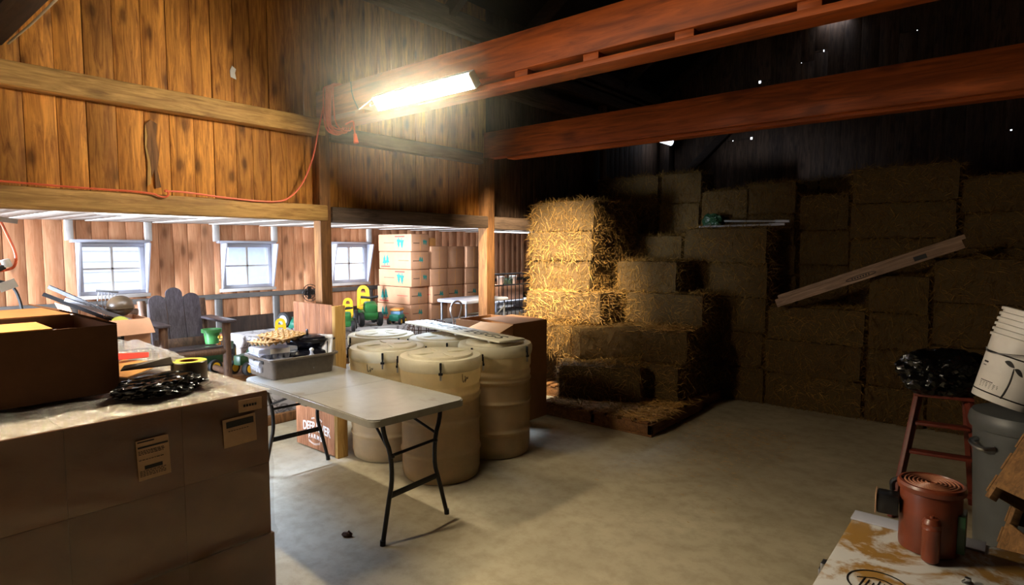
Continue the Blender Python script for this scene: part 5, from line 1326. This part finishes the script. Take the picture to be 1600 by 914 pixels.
def bale(c, size, rz, label, group):
    i = used[0]; used[0] += 1
    if i < len(protos): t = protos[i]
    else: t = copy_tree(protos[rb.randrange(len(protos))])
    t.location = c; t.rotation_euler = (0, 0, R(rz) + (PI if rb.random() < .5 else 0)); t.scale = (size[0] / BL, size[1] / BD, size[2] / BH)
    t['label'] = label; t['group'] = group
    return t
LV = ['lowest', 'second', 'third', 'fourth', 'fifth', 'sixth', 'seventh']
def column(x0, x1, y0, y1, base, tops, where, group, end_on=False, rz=2.0):
    z = base
    for k, zt in enumerate(tops):
        jx, jy = rb.uniform(-.012, .012), rb.uniform(-.022, .022)
        c = ((x0 + x1) / 2 + jx, (y0 + y1) / 2 + jy, (z + zt) / 2)
        if end_on: bale(c, (y1 - y0, x1 - x0 - .01, zt - z - .004), 90 + rb.uniform(-rz, rz), '%s straw bale of %s' % (LV[k] if k < len(tops) - 1 else 'topmost', where), group)
        else: bale(c, (x1 - x0 - .01, y1 - y0, zt - z - .004), rb.uniform(-rz, rz), '%s straw bale of %s' % (LV[k] if k < len(tops) - 1 else 'topmost', where), group)
        z = zt
def even(top, n, base=0.0): return [base + (top - base) * (k + 1) / n for k in range(n)]
L = [.49, .83, 1.17, 1.51, 1.84, 2.18]
GA = 'straw bales of the lit stack on pallets'
# the lit stack by the post, stepping down to the front pallet
bale((-3.95, 5.82, .31), (.9, .44, .355), 1, 'bottom straw bale at the back of the lit stack, behind the closed box', GA)
bale((-3.82, 5.56, .66), (.46, .6, .335), 0, 'second tier straw bale of the lit stack, its bright end facing the camera', GA)
bale((-3.86, 5.70, 1.0), (.98, .46, .335), 1.5, 'third tier straw bale of the lit stack with the brightest straw', GA)
bale((-4.22, 5.56, .66), (.36, .5, .335), 0, 'short straw bale at the far left of the second tier in the lit stack', GA)
bale((-3.99, 5.83, 1.34), (.86, .46, .335), -1.5, 'fourth tier straw bale of the lit stack, yellow straw at its right end', GA)
bale((-3.97, 5.80, 1.675), (.86, .45, .325), 1.0, 'fifth tier reddish straw bale of the lit stack', GA)
bale((-3.95, 5.82, 2.01), (.88, .46, .335), -1.0, 'topmost straw bale of the lit stack, at its front', GA)
column(-4.40, -3.52, 6.07, 6.50, .13, L, 'the row right behind the lit stack front', GA)
bale((-3.20, 5.24, .31), (.80, .44, .355), 28, 'straw bale lying turned on the front pallet, nearest the camera', GA)
bale((-3.12, 5.78, .31), (.42, .62, .355), -4, 'bottom straw bale behind the turned one on the front pallet', GA)
bale((-3.36, 5.68, .66), (.92, .45, .335), 58, 'second tier straw bale set at an angle, dark side to the camera', GA)
bale((-2.68, 5.92, .31), (.86, .46, .355), 88, 'bottom straw bale at the right end of the front pallet stack', GA)
bale((-2.70, 5.98, .66), (.80, .48, .335), 94, 'second straw bale at the right end of the front pallet stack, loose straw on top', GA)
bale((-2.88, 6.17, 1.0), (.86, .44, .335), 3, 'third tier dark straw bale right of the brightest straw', GA)
bale((-3.10, 6.22, 1.34), (.72, .42, .335), -2, 'fourth tier reddish straw bale standing just right of the lit stack', GA)
GP = 'straw bales of the front row in the dark'; GQ = 'straw bales of the tall row in the dark'
column(-3.55, -2.93, 6.54, 6.97, 0, even(1.80, 5), 'the low column behind the reddish bale', GP)
column(-2.90, -1.99, 6.52, 6.96, 0, even(1.87, 5), 'the column that carries the white poles', GP)
column(-1.97, -1.07, 6.54, 6.97, 0, even(1.05, 3), 'the low column under the left end of the leaning plank', GP)
column(-1.05, -.57, 6.52, 6.97, 0, even(1.40, 4), 'the narrow column under the middle of the leaning plank', GP)
column(-.55, .34, 6.54, 6.97, 0, even(1.56, 4), 'the column behind the bin bag on the ladder', GP)
column(.37, 1.27, 6.54, 6.97, 0, even(1.56, 4), 'the front column at the right edge of the photo', GP)
column(-4.38, -3.47, 7.02, 7.46, 0, even(2.57, 7), 'the tall column beside the dark post', GQ)
column(-3.45, -2.93, 7.02, 7.46, 0, even(2.57, 7), 'the narrow tall column right of the dark post', GQ)
column(-2.91, -2.36, 7.02, 7.46, 0, even(2.33, 7), 'the column behind the white poles, left half', GQ)
column(-2.34, -1.83, 6.99, 7.44, 0, even(2.37, 7), 'the column behind the tips of the white poles', GQ)
column(-1.81, -1.33, 7.02, 7.46, 0, even(2.21, 6), 'the lower column left of the highest straw', GQ)
column(-1.31, -.42, 7.0, 7.46, 0, even(2.45, 7), 'the highest column above the leaning plank', GQ)
column(-.40, .50, 7.02, 7.46, 0, even(2.31, 7), 'the tall column above the bin bag', GQ)
column(.52, 1.42, 7.02, 7.46, 0, even(2.31, 7), 'the tall column at the right edge', GQ)
column(-2.75, -1.85, 7.95, 8.4, 0, even(2.46, 7), 'the rear column seen over the tall row', GQ)
column(-1.83, -1.35, 7.95, 8.4, 0, even(2.48, 7), 'the rear narrow column left of the highest straw', GQ)
# loose straw
mb = MB(); rl = random.Random(9)
for _ in range(5200):
    x, y = rl.uniform(-3.5, -2.38), 4.74 + abs(rl.gauss(0, .5))
    if y > 6.4: continue
    mb.strand(Vector((x, y, .132 + abs(rl.gauss(0, .008)))), Vector((rl.gauss(0, 1), rl.gauss(0, 1), rl.uniform(0, .3))), rl.uniform(.04, .14), rl.uniform(.0016, .003))
tag(mb.build('loose_straw', M['straw_loose'], angle=180), 'loose straw scattered over the front pallet', 'straw', None, 'stuff')
mb = MB()
for _ in range(700):
    x, y = rl.uniform(-2.32, -1.3), 5.6 - abs(rl.gauss(0, .8))
    mb.strand(Vector((x, y, .003)), Vector((rl.gauss(0, 1), rl.gauss(0, 1), .04)), rl.uniform(.015, .06), rl.uniform(.0008, .0015))
tag(mb.build('floor_straw', M['straw_loose'], angle=180), 'thin straw bits lying on the floor right of the pallet', 'straw', None, 'stuff')
mb = MB()
for k in range(600):
    mb.strand(Vector((rl.gauss(-2.72, .12), rl.gauss(5.75, .16), .835)), Vector((rl.gauss(0, 1), rl.gauss(0, 1), rl.uniform(0, .5))), rl.uniform(.06, .16), rl.uniform(.0014, .0026))
tag(mb.build('straw_tuft', M['straw_loose'], angle=180), 'loose straw tuft on top of the bales at the right end of the pallet', 'straw', None, 'stuff')
# leaning long plank pair and poles on the straw
t = thing('long_plank', 'pair of long grey planks leaning across the straw bales at right', 'plank', (-1.84, 6.40, 1.09))
d = Vector((1.50, .02, .60)); q = d.to_track_quat('X', 'Z').to_euler(); Lp = d.length
mb = MB(); mb.bb(0, Lp, -.012, .012, -.04, .04, .003); mb.build('front_plank', M['plank_grey'], t, rot=q)
mb = MB(); mb.bb(.03, Lp + .03, .018, .038, .035, .075, .003); mb.build('rear_plank', M['plank_grey'], t, rot=q)
mb = MB(); mb.tube([(.80 + .13 * math.cos(a), -.0135, .018 * math.sin(a)) for a in [2 * PI * k / 24 for k in range(24)]], .003, 4, True)
for k in range(7): mb.bb(.72 + k * .024, .732 + k * .024, -.0142, -.012, -.007, .007)
mb.build('oval_stamp', M['ink'], t, rot=q)
mb = MB(); mb.bb(1.24, 1.34, -.0142, -.012, -.02, .02); mb.build('square_stamp', M['ink'], t, rot=q)
def pole(label, a, b):
    t = thing('metal_pole', label, 'pole', a, 0, 'pale poles on the straw ledge'); v = Vector(b) - Vector(a); u = v.normalized() * (v.length - .16)
    mb = MB(); mb.cyl((0, 0, 0), u, .011, n=8); mb.build('shaft', M['silver_pole'], t)
    mb = MB(); mb.cyl(u, v, .016, .013, n=8); mb.build('grip', M['white_paint'], t)
pole('pale pole lying front on the straw ledge', (-2.78, 6.66, 1.895), (-1.84, 6.60, 1.90))
pole('pale pole sloping down to the right across the other pole on the straw', (-2.56, 6.84, 1.96), (-1.80, 6.62, 1.93))
lump('plant_bundle', 'dark green bundle lying behind the pale poles on the straw', 'bundle', (-2.70, 6.84, 1.885), (.12, .08, .11), 4.4, M['dark_green'], .6)

# ------------------------------------------------------------------ haze volume around the shop light
def haze_mat():
    t = NT('hazy_air')
    tc = t.n.new('ShaderNodeTexCoord'); g = t.n.new('ShaderNodeTexGradient'); g.gradient_type = 'SPHERICAL'
    t.link(tc.outputs['Object'], g.inputs[0])
    v = t.n.new('ShaderNodeVolumeScatter'); v.inputs['Color'].default_value = (1.0, 0.95, 0.76, 1); v.inputs['Anisotropy'].default_value = 0.2
    t.link(t.math('MULTIPLY', t.math('POWER', g.outputs[1], 0.9), HAZE), v.inputs['Density'])
    t.link(v.outputs[0], t.out.inputs['Volume']); return t.m
HAZE = 0.165
mb = MB(); mb.ball((0, 0, 0), (1, 1, 1), 4)
o = tag(mb.build('lamp_haze', haze_mat(), loc=(-3.12, 2.7, 2.85)), 'haze glowing around the lit shop light', 'haze', None, 'stuff')
o.scale = (1.15, .85, .95)
